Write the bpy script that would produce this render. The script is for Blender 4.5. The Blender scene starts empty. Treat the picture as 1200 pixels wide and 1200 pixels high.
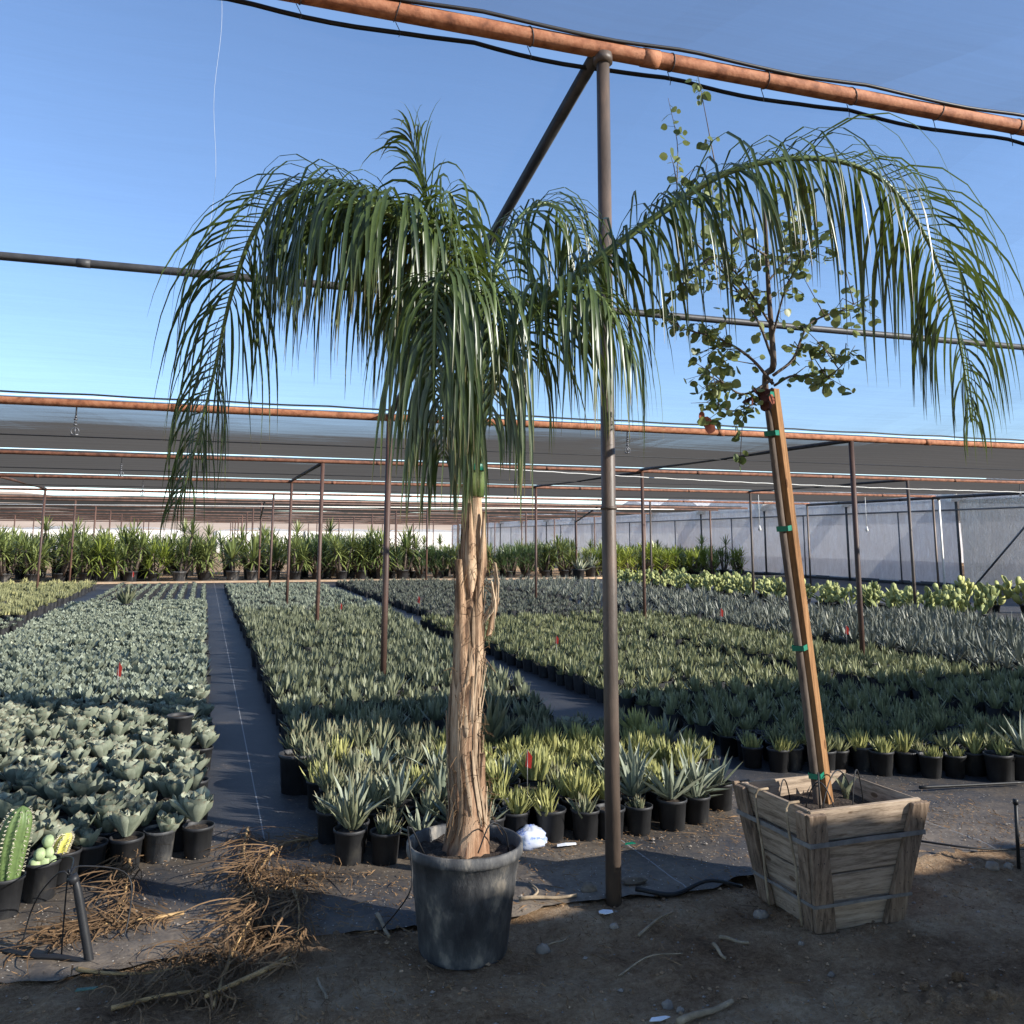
import bpy, math, random
import numpy as np
from mathutils import Vector, Matrix, noise
R = random.Random(7)
rad = math.radians
S = bpy.context.scene
COL = S.collection

# ------------------------------------------------------------------ camera (yard axes: x along the roof pipes, y along the beds)
CAM_H, FPX, CY, PITCH, YAW, ROLL = 1.6, 1067.78, 461.8, 0.15861, 0.32019, 0.00382
Fw = Vector((math.sin(YAW)*math.cos(PITCH), math.cos(YAW)*math.cos(PITCH), math.sin(PITCH)))
Rt = Vector((math.cos(YAW), -math.sin(YAW), 0))
Up = Rt.cross(Fw)
R2 = Rt*math.cos(ROLL) + Up*math.sin(ROLL)
U2 = Up*math.cos(ROLL) - Rt*math.sin(ROLL)
CP = Vector((0, 0, CAM_H))
def ray(x, y): return Fw*FPX + R2*(x-600) - U2*(y-CY)
def ground_at(x, y, z=0.0):
    d = ray(x, y); return CP + d*((z-CAM_H)/d.z)
def on_v(x, y, v):
    d = ray(x, y); return CP + d*(v/d.y)
def at(x, y, depth): return CP + ray(x, y)*(depth/FPX)
def seen(p, m=40):
    d = Vector(p)-CP; w = d.dot(Fw)
    if w < .3: return False
    x = 600+FPX*d.dot(R2)/w; y = CY-FPX*d.dot(U2)/w
    return -m < x < 1200+m and -m < y < 1200+m
cam = bpy.data.cameras.new('camera'); cam.lens = FPX/1200*36; cam.sensor_width = 36
cam.shift_y = -(600-CY)/1200; cam.clip_end = 3000; cam.clip_start = .05
co = bpy.data.objects.new('camera', cam); COL.objects.link(co)
co.matrix_world = Matrix(((R2.x, U2.x, -Fw.x, 0), (R2.y, U2.y, -Fw.y, 0), (R2.z, U2.z, -Fw.z, CAM_H), (0, 0, 0, 1)))
S.camera = co

# ------------------------------------------------------------------ light
SUN_EL, SUN_ROT = rad(25), rad(130)
w = bpy.data.worlds.new('World'); S.world = w; w.use_nodes = True
sk = w.node_tree.nodes.new('ShaderNodeTexSky'); sk.sky_type = 'NISHITA'; sk.sun_disc = False
sk.sun_elevation = SUN_EL; sk.sun_rotation = SUN_ROT; sk.air_density = 1.0; sk.dust_density = .25; sk.ozone_density = 2.2; sk.altitude = 1600
bg = w.node_tree.nodes['Background']; w.node_tree.links.new(sk.outputs[0], bg.inputs[0]); bg.inputs[1].default_value = .11
sl = bpy.data.lights.new('sun', 'SUN'); sl.energy = 5.0; sl.angle = rad(.5); sl.color = (1, .91, .78)
so = bpy.data.objects.new('sun', sl); COL.objects.link(so)
to_sun = Vector((math.sin(SUN_ROT)*math.cos(SUN_EL), math.cos(SUN_ROT)*math.cos(SUN_EL), math.sin(SUN_EL)))
so.rotation_euler = to_sun.to_track_quat('Z', 'Y').to_euler(); so.location = to_sun*60
S.view_settings.view_transform = 'Standard'; S.view_settings.look = 'None'
S.view_settings.exposure = 1.52; S.view_settings.gamma = 1
S.render.engine = 'CYCLES'; S.cycles.max_bounces = 6; S.cycles.transparent_max_bounces = 24
S.cycles.use_denoising = True
S.cycles.sample_clamp_indirect = 6

# ------------------------------------------------------------------ materials
def nodes(name):
    m = bpy.data.materials.new(name); m.use_nodes = True
    nt = m.node_tree; b = nt.nodes['Principled BSDF']
    return m, nt, b, nt.nodes['Material Output']
def N(nt, t, **kw):
    n = nt.nodes.new(t)
    for k, v in kw.items(): setattr(n, k, v)
    return n
def ramp(nt, stops, fac):
    r = N(nt, 'ShaderNodeValToRGB'); e = r.color_ramp.elements
    while len(e) < len(stops): e.new(.5)
    for el, (p, c) in zip(e, stops): el.position = p; el.color = (*c, 1)
    nt.links.new(fac, r.inputs[0]); return r.outputs[0]
def mapped(nt, scale, rnd=True):
    tc = N(nt, 'ShaderNodeTexCoord'); mp = N(nt, 'ShaderNodeMapping'); mp.inputs['Scale'].default_value = scale
    nt.links.new(tc.outputs['Object'], mp.inputs[0])
    if rnd:
        oi = N(nt, 'ShaderNodeObjectInfo'); ml = N(nt, 'ShaderNodeMath', operation='MULTIPLY'); ml.inputs[1].default_value = 37.
        nt.links.new(oi.outputs['Random'], ml.inputs[0]); nt.links.new(ml.outputs[0], mp.inputs['Location'])
    return mp.outputs[0]
def noise_fac(nt, vec, scale, detail=5, rough=.6, dist=0):
    n = N(nt, 'ShaderNodeTexNoise'); n.inputs['Scale'].default_value = scale; n.inputs['Detail'].default_value = detail
    n.inputs['Roughness'].default_value = rough; n.inputs['Distortion'].default_value = dist
    nt.links.new(vec, n.inputs['Vector']); return n.outputs['Fac']
def bump(nt, b, fac, strength, dist=.01):
    bp = N(nt, 'ShaderNodeBump'); bp.inputs['Strength'].default_value = strength; bp.inputs['Distance'].default_value = dist
    nt.links.new(fac, bp.inputs['Height']); nt.links.new(bp.outputs[0], b.inputs['Normal'])
def pmat(name, stops, scale=6, rough=.7, bmp=0., bscale=None, stretch=(1, 1, 1), spec=.3, metal=0., detail=5, dist=0, bdist=.01):
    if not isinstance(stops[0][0], (int, float)) : stops = [(s[0], s[1]) for s in stops]
    m, nt, b, o = nodes(name); v = mapped(nt, stretch)
    f = noise_fac(nt, v, scale, detail, dist=dist)
    nt.links.new(ramp(nt, stops, f), b.inputs['Base Color'])
    b.inputs['Roughness'].default_value = rough; b.inputs['Specular IOR Level'].default_value = spec; b.inputs['Metallic'].default_value = metal
    if bmp: bump(nt, b, noise_fac(nt, v, bscale or scale*2, 6), bmp, bdist)
    return m
def leafmat(name, c_lo, c_hi, rough=.45, spec=.5, trans=.25, tcol=None, tip=None, tipw=.0, dead=None):
    """leaf: colour varies leaf by leaf (attribute vary) and plant by plant; light passes through a little"""
    m, nt, b, o = nodes(name)
    at_ = N(nt, 'ShaderNodeAttribute', attribute_name='vary'); oi = N(nt, 'ShaderNodeObjectInfo')
    ml = N(nt, 'ShaderNodeMath', operation='MULTIPLY_ADD'); ml.inputs[1].default_value = .35
    sc = N(nt, 'ShaderNodeMath', operation='MULTIPLY'); sc.inputs[1].default_value = .65
    nt.links.new(oi.outputs['Random'], ml.inputs[0]); nt.links.new(at_.outputs['Fac'], sc.inputs[0]); nt.links.new(sc.outputs[0], ml.inputs[2])
    c = ramp(nt, [(0, c_lo), (.93, c_hi), (.965, dead or c_hi)], ml.outputs[0])
    if tip:
        ta = N(nt, 'ShaderNodeAttribute', attribute_name='tip'); mx = N(nt, 'ShaderNodeMix', data_type='RGBA')
        pw = N(nt, 'ShaderNodeMath', operation='POWER'); pw.inputs[1].default_value = tipw
        nt.links.new(ta.outputs['Fac'], pw.inputs[0]); nt.links.new(pw.outputs[0], mx.inputs[0])
        nt.links.new(c, mx.inputs[6]); mx.inputs[7].default_value = (*tip, 1); c = mx.outputs[2]
    tcn = N(nt, 'ShaderNodeTexCoord'); fm = noise_fac(nt, tcn.outputs['Object'], 38, 5, .7); mr = N(nt, 'ShaderNodeMapRange'); mr.inputs[1].default_value = .3; mr.inputs[2].default_value = .7; mr.inputs[3].default_value = .74; mr.inputs[4].default_value = 1.16
    nt.links.new(fm, mr.inputs[0]); vm = N(nt, 'ShaderNodeVectorMath', operation='SCALE'); nt.links.new(c, vm.inputs[0]); nt.links.new(mr.outputs[0], vm.inputs['Scale']); c = vm.outputs[0]
    nt.links.new(c, b.inputs['Base Color']); b.inputs['Roughness'].default_value = rough; b.inputs['Specular IOR Level'].default_value = spec
    if trans:
        tr = N(nt, 'ShaderNodeBsdfTranslucent'); ms = N(nt, 'ShaderNodeMixShader'); ms.inputs[0].default_value = trans
        if tcol: tr.inputs[0].default_value = (*tcol, 1)
        else: nt.links.new(c, tr.inputs[0])
        nt.links.new(b.outputs[0], ms.inputs[1]); nt.links.new(tr.outputs[0], ms.inputs[2]); nt.links.new(ms.outputs[0], o.inputs[0])
    return m

def cloth_mat(name, k, col):
    """knitted shade cloth: share of light that passes falls with the slant at which it is crossed, as through any layer of threads"""
    m, nt, b, o = nodes(name); nt.nodes.remove(b)
    g = N(nt, 'ShaderNodeNewGeometry'); dt = N(nt, 'ShaderNodeVectorMath', operation='DOT_PRODUCT')
    nt.links.new(g.outputs['True Normal'], dt.inputs[0]); nt.links.new(g.outputs['Incoming'], dt.inputs[1])
    ab = N(nt, 'ShaderNodeMath', operation='ABSOLUTE'); nt.links.new(dt.outputs['Value'], ab.inputs[0])
    mxm = N(nt, 'ShaderNodeMath', operation='MAXIMUM'); mxm.inputs[1].default_value = .01; nt.links.new(ab.outputs[0], mxm.inputs[0])
    v = mapped(nt, (.25, 5, 1), False); f = noise_fac(nt, v, 2.2, 4)
    v2 = mapped(nt, (.8, 40, 1), False); f2 = noise_fac(nt, v2, 2., 3)
    ad = N(nt, 'ShaderNodeMath', operation='ADD'); nt.links.new(f, ad.inputs[0]); nt.links.new(f2, ad.inputs[1])
    mr = N(nt, 'ShaderNodeMapRange'); mr.inputs[1].default_value = .7; mr.inputs[2].default_value = 1.3; mr.inputs[3].default_value = -k*.9; mr.inputs[4].default_value = -k*1.1
    nt.links.new(ad.outputs[0], mr.inputs[0])
    dv = N(nt, 'ShaderNodeMath', operation='DIVIDE'); nt.links.new(mr.outputs[0], dv.inputs[0]); nt.links.new(mxm.outputs[0], dv.inputs[1])
    ex = N(nt, 'ShaderNodeMath', operation='ADD'); ex.use_clamp = True; ex.inputs[1].default_value = .94; nt.links.new(dv.outputs[0], ex.inputs[0])
    df = N(nt, 'ShaderNodeBsdfDiffuse'); df.inputs[0].default_value = (*col, 1)
    tl = N(nt, 'ShaderNodeBsdfTranslucent'); tl.inputs[0].default_value = (col[0]*.75, col[1]*.75, col[2]*.75, 1)
    v3 = mapped(nt, (.12, 2.2, 1), False); f3 = noise_fac(nt, v3, 2.5, 6, .65)
    cr = ramp(nt, [(.3, tuple(x*.6 for x in col)), (.7, tuple(min(1, x*1.4) for x in col))], f3); nt.links.new(cr, df.inputs[0])
    a1 = N(nt, 'ShaderNodeMixShader'); a1.inputs[0].default_value = .4
    nt.links.new(df.outputs[0], a1.inputs[1]); nt.links.new(tl.outputs[0], a1.inputs[2])
    tp = N(nt, 'ShaderNodeBsdfTransparent'); tp.inputs[0].default_value = (.88, .93, 1, 1)
    ms = N(nt, 'ShaderNodeMixShader'); nt.links.new(ex.outputs[0], ms.inputs[0]); nt.links.new(a1.outputs[0], ms.inputs[1]); nt.links.new(tp.outputs[0], ms.inputs[2])
    nt.links.new(ms.outputs[0], o.inputs[0]); return m

M = {}
M['cloth'] = cloth_mat('shade_cloth', .092, (.09, .087, .084))
M['flat_bay_cloth'] = cloth_mat('flat_bay_shade_cloth', .108, (.16, .152, .144))  # paler, less open version of the cloth for the flat bays
M['shade_blocker'] = cloth_mat('shade_blocker_cloth', .6, (.1, .1, .1))  # for the added strip that casts the dark band
M['rust'] = pmat('rusty_pipe', [(.3, (.14, .05, .024)), (.48, (.3, .115, .055)), (.6, (.38, .165, .085)), (.75, (.2, .075, .038))], 14, .75, .25, 60)
M['rust_dark'] = pmat('dull_rusty_pipe', [(.3, (.08, .035, .022)), (.55, (.19, .08, .046)), (.75, (.25, .115, .068))], 12, .7, .2, 60)
M['post'] = pmat('post_paint', [(.3, (.04, .03, .024)), (.55, (.085, .062, .048)), (.75, (.14, .09, .062))], 9, .5, .15, 80, (1, 1, .3), .4, 0)
M['post_red'] = pmat('post_primer', [(.3, (.045, .028, .022)), (.7, (.125, .068, .05))], 5, .5, .1, 60, (1, 1, .3))
M['dark_pipe'] = pmat('dark_pipe', [(.3, (.03, .03, .032)), (.7, (.07, .068, .068))], 9, .5, .1)
M['black'] = pmat('black_plastic_tube', [(.3, (.008, .008, .009)), (.7, (.018, .018, .02))], 8, .5, .1)
M['white_cord'] = pmat('white_cord', [(.3, (.55, .54, .5)), (.7, (.75, .74, .7))], 40, .6)
M['metal'] = pmat('grey_fitting', [(.3, (.06, .06, .065)), (.7, (.2, .2, .21))], 30, .4, metal=.5)
M['bandstrap'] = pmat('faded_strap', [(.3, (.1, .095, .09)), (.7, (.2, .19, .18))], 20, .6)
M['pot'] = pmat('nursery_pot', [(.3, (.012, .012, .013)), (.6, (.028, .028, .03)), (.78, (.075, .07, .06))], 9, .55, .12, 40, (1, 1, .7))
M['old_pot'] = pmat('weathered_pot', [(.33, (.026, .026, .028)), (.48, (.048, .048, .05)), (.56, (.08, .078, .076)), (.66, (.2, .175, .145))], 12, .62, .3, 80, (1, 1, .5), detail=12)
M['soil'] = pmat('potting_soil', [(.3, (.012, .009, .007)), (.55, (.04, .028, .02)), (.72, (.13, .1, .07))], 90, .95, .8, 90)
M['agave'] = leafmat('glaucous_leaf', (.1, .122, .084), (.35, .375, .28), .55, .3, .1, tip=(.13, .085, .05), tipw=16, dead=(.3, .24, .14))
M['agave_dark'] = leafmat('grey_narrow_leaf', (.065, .073, .054), (.22, .228, .178), .5, .35, .1, dead=(.24, .19, .11))
M['aloe'] = leafmat('green_grey_leaf', (.07, .083, .044), (.29, .3, .185), .5, .35, .15, tip=(.28, .22, .12), tipw=9, dead=(.28, .22, .12))
M['aloe_olive'] = leafmat('olive_leaf', (.075, .088, .04), (.305, .31, .155), .5, .35, .18, dead=(.28, .22, .11))
M['yellow_leaf'] = leafmat('yellow_green_leaf', (.15, .165, .055), (.47, .45, .17), .5, .35, .22)
M['olive_yellow'] = leafmat('yellowish_low_leaf', (.13, .14, .06), (.36, .35, .17), .5, .3, .15)
M['agave_blue'] = leafmat('blue_grey_spiky_leaf', (.1, .125, .085), (.29, .31, .225), .5, .35, .1, tip=(.1, .07, .045), tipw=18)
M['palm'] = leafmat('palm_leaflet', (.011, .024, .006), (.085, .118, .03), .36, .5, .2, (.13, .18, .03), tip=(.22, .15, .06), tipw=14)
M['rachis'] = pmat('palm_rachis', [(.3, (.07, .11, .03)), (.7, (.14, .17, .06))], 12, .4)
M['yucca'] = leafmat('yucca_leaf', (.05, .08, .02), (.27, .305, .095), .4, .45, .2)
M['yucca_light'] = leafmat('yellowish_strap_leaf', (.1, .15, .02), (.34, .38, .07), .45, .4, .25)
M['palm_bush'] = leafmat('fine_palm_leaf', (.03, .06, .02), (.1, .15, .05), .45, .4, .2)
M['opuntia'] = leafmat('prickly_pear_pad', (.17, .2, .065), (.43, .44, .18), .6, .25, .05)
M['cactus'] = leafmat('cactus_skin', (.05, .085, .026), (.12, .175, .055), .5, .35, 0)
M['cactus_pale'] = leafmat('pale_cactus_skin', (.2, .27, .13), (.36, .42, .22), .55, .3, 0)
M['cactus_yellow'] = leafmat('yellow_cactus_skin', (.38, .36, .06), (.6, .55, .13), .55, .3, 0)
M['spine'] = pmat('spine', [(.3, (.5, .45, .32)), (.7, (.7, .65, .5))], 20, .7)
M['dry'] = leafmat('dry_leaflet', (.035, .02, .011), (.27, .165, .085), .8, .15, .12)
M['fibre'] = leafmat('trunk_fibre', (.11, .066, .04), (.5, .38, .26), .85, .15, .05)
M['dry_rachis'] = pmat('dry_rachis', [(.3, (.25, .15, .065)), (.7, (.45, .3, .14))], 14, .75, .3)
M['tree_leaf'] = leafmat('round_leaf', (.08, .115, .03), (.33, .36, .12), .45, .4, .35)
M['red_leaf'] = leafmat('dead_red_leaf', (.2, .035, .02), (.5, .17, .1), .7, .2, .3)
M['brown_leaf'] = leafmat('dead_brown_leaf', (.06, .02, .015), (.16, .06, .04), .7, .2, .15)
M['bark'] = pmat('grey_bark', [(.3, (.045, .033, .026)), (.7, (.15, .115, .09))], 14, .85, .5, 30, (1, 1, .3))
M['green_tape'] = pmat('green_tie_tape', [(.3, (.0, .1, .055)), (.7, (.008, .17, .1))], 12, .4)
M['red_flag'] = pmat('red_marker', [(.3, (.6, .03, .02)), (.7, (.75, .06, .035))], 10, .5)
M['clod'] = pmat('soil_clod', [(.3, (.1, .06, .034)), (.55, (.24, .155, .092)), (.75, (.42, .3, .19))], 25, .95, .5, 60)
M['rock'] = pmat('stone', [(.3, (.13, .105, .085)), (.7, (.3, .26, .22))], 8, .9, .6, 20)
M['bag'] = pmat('white_bag', [(.45, (.42, .44, .5)), (.53, (.36, .4, .52)), (.58, (.1, .16, .4)), (.63, (.4, .43, .5))], 16, .35)
M['paper'] = pmat('white_paper', [(.3, (.6, .62, .66)), (.7, (.8, .82, .85))], 9, .6)
M['stick'] = pmat('dry_stick', [(.3, (.13, .095, .06)), (.7, (.36, .28, .19))], 14, .85, .4)
M['blue_pot'] = pmat('dark_blue_pot', [(.3, (.008, .012, .03)), (.7, (.016, .024, .06))], 7, .5)
M['green_scrap'] = pmat('green_strip', [(.3, (.03, .08, .06)), (.7, (.06, .13, .1))], 9, .5)

def wood(name, cols, axis, ring=9., rough=.85):
    m, nt, b, o = nodes(name)
    st = [1, 1, 1]; st[axis] = .09
    v = mapped(nt, tuple(st))
    wv = N(nt, 'ShaderNodeTexWave', wave_type='BANDS', bands_direction='Z' if axis != 2 else 'X'); wv.inputs['Scale'].default_value = ring
    wv.inputs['Distortion'].default_value = 7.5; wv.inputs['Detail'].default_value = 3; wv.inputs['Detail Scale'].default_value = 1.4
    nt.links.new(v, wv.inputs['Vector'])
    f = noise_fac(nt, v, 90, 8, .75); f3 = noise_fac(nt, v, 9, 4)
    a = N(nt, 'ShaderNodeMath', operation='MULTIPLY_ADD'); a.inputs[1].default_value = .07; nt.links.new(wv.outputs['Fac'], a.inputs[0])
    c = N(nt, 'ShaderNodeMath', operation='MULTIPLY'); c.inputs[1].default_value = .85; nt.links.new(f, c.inputs[0]); nt.links.new(c.outputs[0], a.inputs[2])
    d = N(nt, 'ShaderNodeMath', operation='MULTIPLY_ADD'); d.inputs[1].default_value = .35; d.inputs[2].default_value = -.175; nt.links.new(f3, d.inputs[0])
    e = N(nt, 'ShaderNodeMath', operation='ADD'); nt.links.new(a.outputs[0], e.inputs[0]); nt.links.new(d.outputs[0], e.inputs[1])
    vk = mapped(nt, tuple(.45 if i == axis else 1 for i in range(3))); vo = N(nt, 'ShaderNodeTexVoronoi'); vo.inputs['Scale'].default_value = 8.5; nt.links.new(vk, vo.inputs['Vector'])
    kr = ramp(nt, [(.0, (.16, .12, .1)), (.05, (.35, .28, .22)), (.075, (.3, .22, .17)), (.1, (1, 1, 1))], vo.outputs['Distance']); km = N(nt, 'ShaderNodeMix', data_type='RGBA', blend_type='MULTIPLY'); km.inputs[0].default_value = .85
    nt.links.new(ramp(nt, [(.3, cols[0]), (.5, cols[1]), (.72, cols[2])], e.outputs[0]), km.inputs[6]); nt.links.new(kr, km.inputs[7]); nt.links.new(km.outputs[2], b.inputs['Base Color'])
    b.inputs['Roughness'].default_value = rough; b.inputs['Specular IOR Level'].default_value = .2
    bump(nt, b, f, .35, .002)
    return m
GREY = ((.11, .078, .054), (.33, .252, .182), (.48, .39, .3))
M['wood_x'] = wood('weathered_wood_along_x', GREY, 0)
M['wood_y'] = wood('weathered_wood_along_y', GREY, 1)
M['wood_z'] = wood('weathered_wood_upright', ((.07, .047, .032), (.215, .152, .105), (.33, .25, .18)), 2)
M['stake'] = wood('pine_stake', ((.11, .054, .022), (.23, .118, .05), (.32, .18, .082)), 2, 8)

def palm_trunk_mat():
    m, nt, b, o = nodes('palm_trunk_fibre')
    v = mapped(nt, (1, 1, .07)); f = noise_fac(nt, v, 34, 8, .72); v2 = mapped(nt, (1, 1, .3)); f2 = noise_fac(nt, v2, 11, 6, .65)
    a = N(nt, 'ShaderNodeMath', operation='MULTIPLY_ADD'); a.inputs[1].default_value = .5; nt.links.new(f2, a.inputs[0])
    c = N(nt, 'ShaderNodeMath', operation='MULTIPLY'); c.inputs[1].default_value = .55; nt.links.new(f, c.inputs[0]); nt.links.new(c.outputs[0], a.inputs[2])
    tm = N(nt, 'ShaderNodeMix', data_type='RGBA', blend_type='MULTIPLY')
    nt.links.new(ramp(nt, [(.37, (.032, .02, .014)), (.45, (.16, .095, .058)), (.52, (.37, .245, .155)), (.6, (.5, .37, .25)), (.68, (.23, .105, .058))], a.outputs[0]), tm.inputs[6])
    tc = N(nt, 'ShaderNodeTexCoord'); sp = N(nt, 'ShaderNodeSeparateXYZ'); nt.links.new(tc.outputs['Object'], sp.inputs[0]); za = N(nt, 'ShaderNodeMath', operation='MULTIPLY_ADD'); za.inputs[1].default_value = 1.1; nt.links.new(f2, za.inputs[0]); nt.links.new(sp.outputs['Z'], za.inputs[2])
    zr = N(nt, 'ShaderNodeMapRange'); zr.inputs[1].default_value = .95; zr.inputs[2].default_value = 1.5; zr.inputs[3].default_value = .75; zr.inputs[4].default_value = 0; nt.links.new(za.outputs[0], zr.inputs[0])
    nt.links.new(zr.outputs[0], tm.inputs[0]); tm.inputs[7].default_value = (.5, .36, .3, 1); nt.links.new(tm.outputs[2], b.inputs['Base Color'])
    b.inputs['Roughness'].default_value = .85; b.inputs['Specular IOR Level'].default_value = .2; bump(nt, b, f, .9, .012)
    return m
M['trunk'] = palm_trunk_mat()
def ground_mat():
    m, nt, b, o = nodes('bare_soil'); v = mapped(nt, (1, 1, 1), False)
    f = noise_fac(nt, v, 1.6, 8, .7); f2 = noise_fac(nt, v, 40, 10, .85); f3 = noise_fac(nt, v, 150, 3, .6)
    a = N(nt, 'ShaderNodeMath', operation='MULTIPLY_ADD'); a.inputs[1].default_value = .55; nt.links.new(f, a.inputs[0])
    c = N(nt, 'ShaderNodeMath', operation='MULTIPLY'); c.inputs[1].default_value = .5; nt.links.new(f2, c.inputs[0]); nt.links.new(c.outputs[0], a.inputs[2])
    base = ramp(nt, [(.4, (.1, .056, .03)), (.48, (.275, .167, .092)), (.555, (.45, .3, .18)), (.64, (.66, .49, .325))], a.outputs[0])
    vo = N(nt, 'ShaderNodeTexVoronoi'); vo.inputs['Scale'].default_value = 70; nt.links.new(v, vo.inputs['Vector'])
    lt = N(nt, 'ShaderNodeMath', operation='LESS_THAN'); lt.inputs[1].default_value = .16; nt.links.new(vo.outputs['Distance'], lt.inputs[0])
    lt2 = N(nt, 'ShaderNodeMath', operation='GREATER_THAN'); lt2.inputs[1].default_value = .52; nt.links.new(f, lt2.inputs[0])
    mu = N(nt, 'ShaderNodeMath', operation='MULTIPLY'); nt.links.new(lt.outputs[0], mu.inputs[0]); nt.links.new(lt2.outputs[0], mu.inputs[1])
    mx = N(nt, 'ShaderNodeMix', data_type='RGBA'); nt.links.new(mu.outputs[0], mx.inputs[0]); nt.links.new(base, mx.inputs[6]); mx.inputs[7].default_value = (.34, .3, .24, 1)
    nt.links.new(mx.outputs[2], b.inputs['Base Color']); b.inputs['Roughness'].default_value = .95; b.inputs['Specular IOR Level'].default_value = .15
    ad = N(nt, 'ShaderNodeMath', operation='ADD'); nt.links.new(f2, ad.inputs[0]); nt.links.new(f3, ad.inputs[1])
    bump(nt, b, ad.outputs[0], 1., .035); return m
M['ground'] = ground_mat()
def fabric_mat():
    m, nt, b, o = nodes('weed_fabric'); v = mapped(nt, (1, 1, 1), False)
    f = noise_fac(nt, v, .9, 6, .7); f2 = noise_fac(nt, v, 40, 5, .75)
    a = N(nt, 'ShaderNodeMath', operation='MULTIPLY_ADD'); a.inputs[1].default_value = .75; nt.links.new(f, a.inputs[0])
    c = N(nt, 'ShaderNodeMath', operation='MULTIPLY'); c.inputs[1].default_value = .3; nt.links.new(f2, c.inputs[0]); nt.links.new(c.outputs[0], a.inputs[2])
    # nearer the bare soil more dirt has been walked onto it
    tc = N(nt, 'ShaderNodeTexCoord'); sp = N(nt, 'ShaderNodeSeparateXYZ'); nt.links.new(tc.outputs['Object'], sp.inputs[0])
    mr = N(nt, 'ShaderNodeMapRange'); mr.inputs[1].default_value = 3.9; mr.inputs[2].default_value = 7.5; mr.inputs[3].default_value = .16; mr.inputs[4].default_value = -.06
    nt.links.new(sp.outputs['Y'], mr.inputs[0]); ad = N(nt, 'ShaderNodeMath', operation='ADD'); nt.links.new(a.outputs[0], ad.inputs[0]); nt.links.new(mr.outputs[0], ad.inputs[1])
    base = ramp(nt, [(.42, (.02, .021, .026)), (.55, (.034, .034, .037)), (.66, (.085, .068, .052)), (.8, (.19, .15, .11))], ad.outputs[0])
    st = N(nt, 'ShaderNodeMath', operation='FRACT'); s2 = N(nt, 'ShaderNodeMath', operation='MULTIPLY_ADD'); s2.inputs[1].default_value = .55; s2.inputs[2].default_value = -.21
    nt.links.new(sp.outputs['X'], s2.inputs[0]); nt.links.new(s2.outputs[0], st.inputs[0])
    lt = N(nt, 'ShaderNodeMath', operation='LESS_THAN'); lt.inputs[1].default_value = .004; nt.links.new(st.outputs[0], lt.inputs[0])
    mx = N(nt, 'ShaderNodeMix', data_type='RGBA'); nt.links.new(lt.outputs[0], mx.inputs[0]); nt.links.new(base, mx.inputs[6]); mx.inputs[7].default_value = (.2, .2, .2, 1)
    vo = N(nt, 'ShaderNodeTexVoronoi'); vo.inputs['Scale'].default_value = 32; nt.links.new(v, vo.inputs['Vector'])
    l3 = N(nt, 'ShaderNodeMath', operation='LESS_THAN'); l3.inputs[1].default_value = .1; nt.links.new(vo.outputs['Distance'], l3.inputs[0])
    g3 = N(nt, 'ShaderNodeMath', operation='GREATER_THAN'); g3.inputs[1].default_value = .56; nt.links.new(ad.outputs[0], g3.inputs[0])
    m3 = N(nt, 'ShaderNodeMath', operation='MULTIPLY'); nt.links.new(l3.outputs[0], m3.inputs[0]); nt.links.new(g3.outputs[0], m3.inputs[1])
    mx2 = N(nt, 'ShaderNodeMix', data_type='RGBA'); nt.links.new(m3.outputs[0], mx2.inputs[0]); nt.links.new(mx.outputs[2], mx2.inputs[6]); mx2.inputs[7].default_value = (.4, .37, .32, 1)
    nt.links.new(mx2.outputs[2], b.inputs['Base Color']); b.inputs['Roughness'].default_value = .6; b.inputs['Specular IOR Level'].default_value = .35
    bump(nt, b, f2, .5, .006); return m
M['fabric'] = fabric_mat()
def film_mat(name, a, t, tr):
    m, nt, b, o = nodes(name); v = mapped(nt, (1, 1, .3), False)
    f = noise_fac(nt, v, 1.4, 5, .6, 1.5); v2 = mapped(nt, (1, 2.5, .6), False); f2 = noise_fac(nt, v2, 5, 4, .6, 2)
    v4 = mapped(nt, (1, 3.5, .35), False); f4 = noise_fac(nt, v4, 4, 8, .75, 2.5); av = N(nt, 'ShaderNodeMath', operation='MULTIPLY_ADD'); av.inputs[1].default_value = .6; hv = N(nt, 'ShaderNodeMath', operation='MULTIPLY'); hv.inputs[1].default_value = .4; nt.links.new(f, hv.inputs[0]); nt.links.new(f4, av.inputs[0]); nt.links.new(hv.outputs[0], av.inputs[2])
    nt.links.new(ramp(nt, [(.36, tuple(x*.6 for x in a)), (.5, tuple(x*.9 for x in a)), (.62, tuple(min(.95, x*1.3) for x in a))], av.outputs[0]), b.inputs['Base Color'])  # colour streaks stand in for light catching the film's wrinkles
    b.inputs['Roughness'].default_value = .25; b.inputs['Specular IOR Level'].default_value = .5; bump(nt, b, f2, 1., .12)
    tl = N(nt, 'ShaderNodeBsdfTranslucent'); tl.inputs[0].default_value = (*a, 1)
    ms = N(nt, 'ShaderNodeMixShader'); ms.inputs[0].default_value = t; nt.links.new(b.outputs[0], ms.inputs[1]); nt.links.new(tl.outputs[0], ms.inputs[2])
    tp = N(nt, 'ShaderNodeBsdfTransparent'); m2 = N(nt, 'ShaderNodeMixShader'); m2.inputs[0].default_value = tr
    nt.links.new(ms.outputs[0], m2.inputs[1]); nt.links.new(tp.outputs[0], m2.inputs[2]); nt.links.new(m2.outputs[0], o.inputs[0]); return m
M['film'] = film_mat('greenhouse_film', (.74, .75, .8), .35, .1)
M['film_clear'] = film_mat('clear_greenhouse_film', (.45, .5, .5), .2, .45)
M['white_film'] = film_mat('white_greenhouse_film', (.8, .8, .8), .3, 0)
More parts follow.
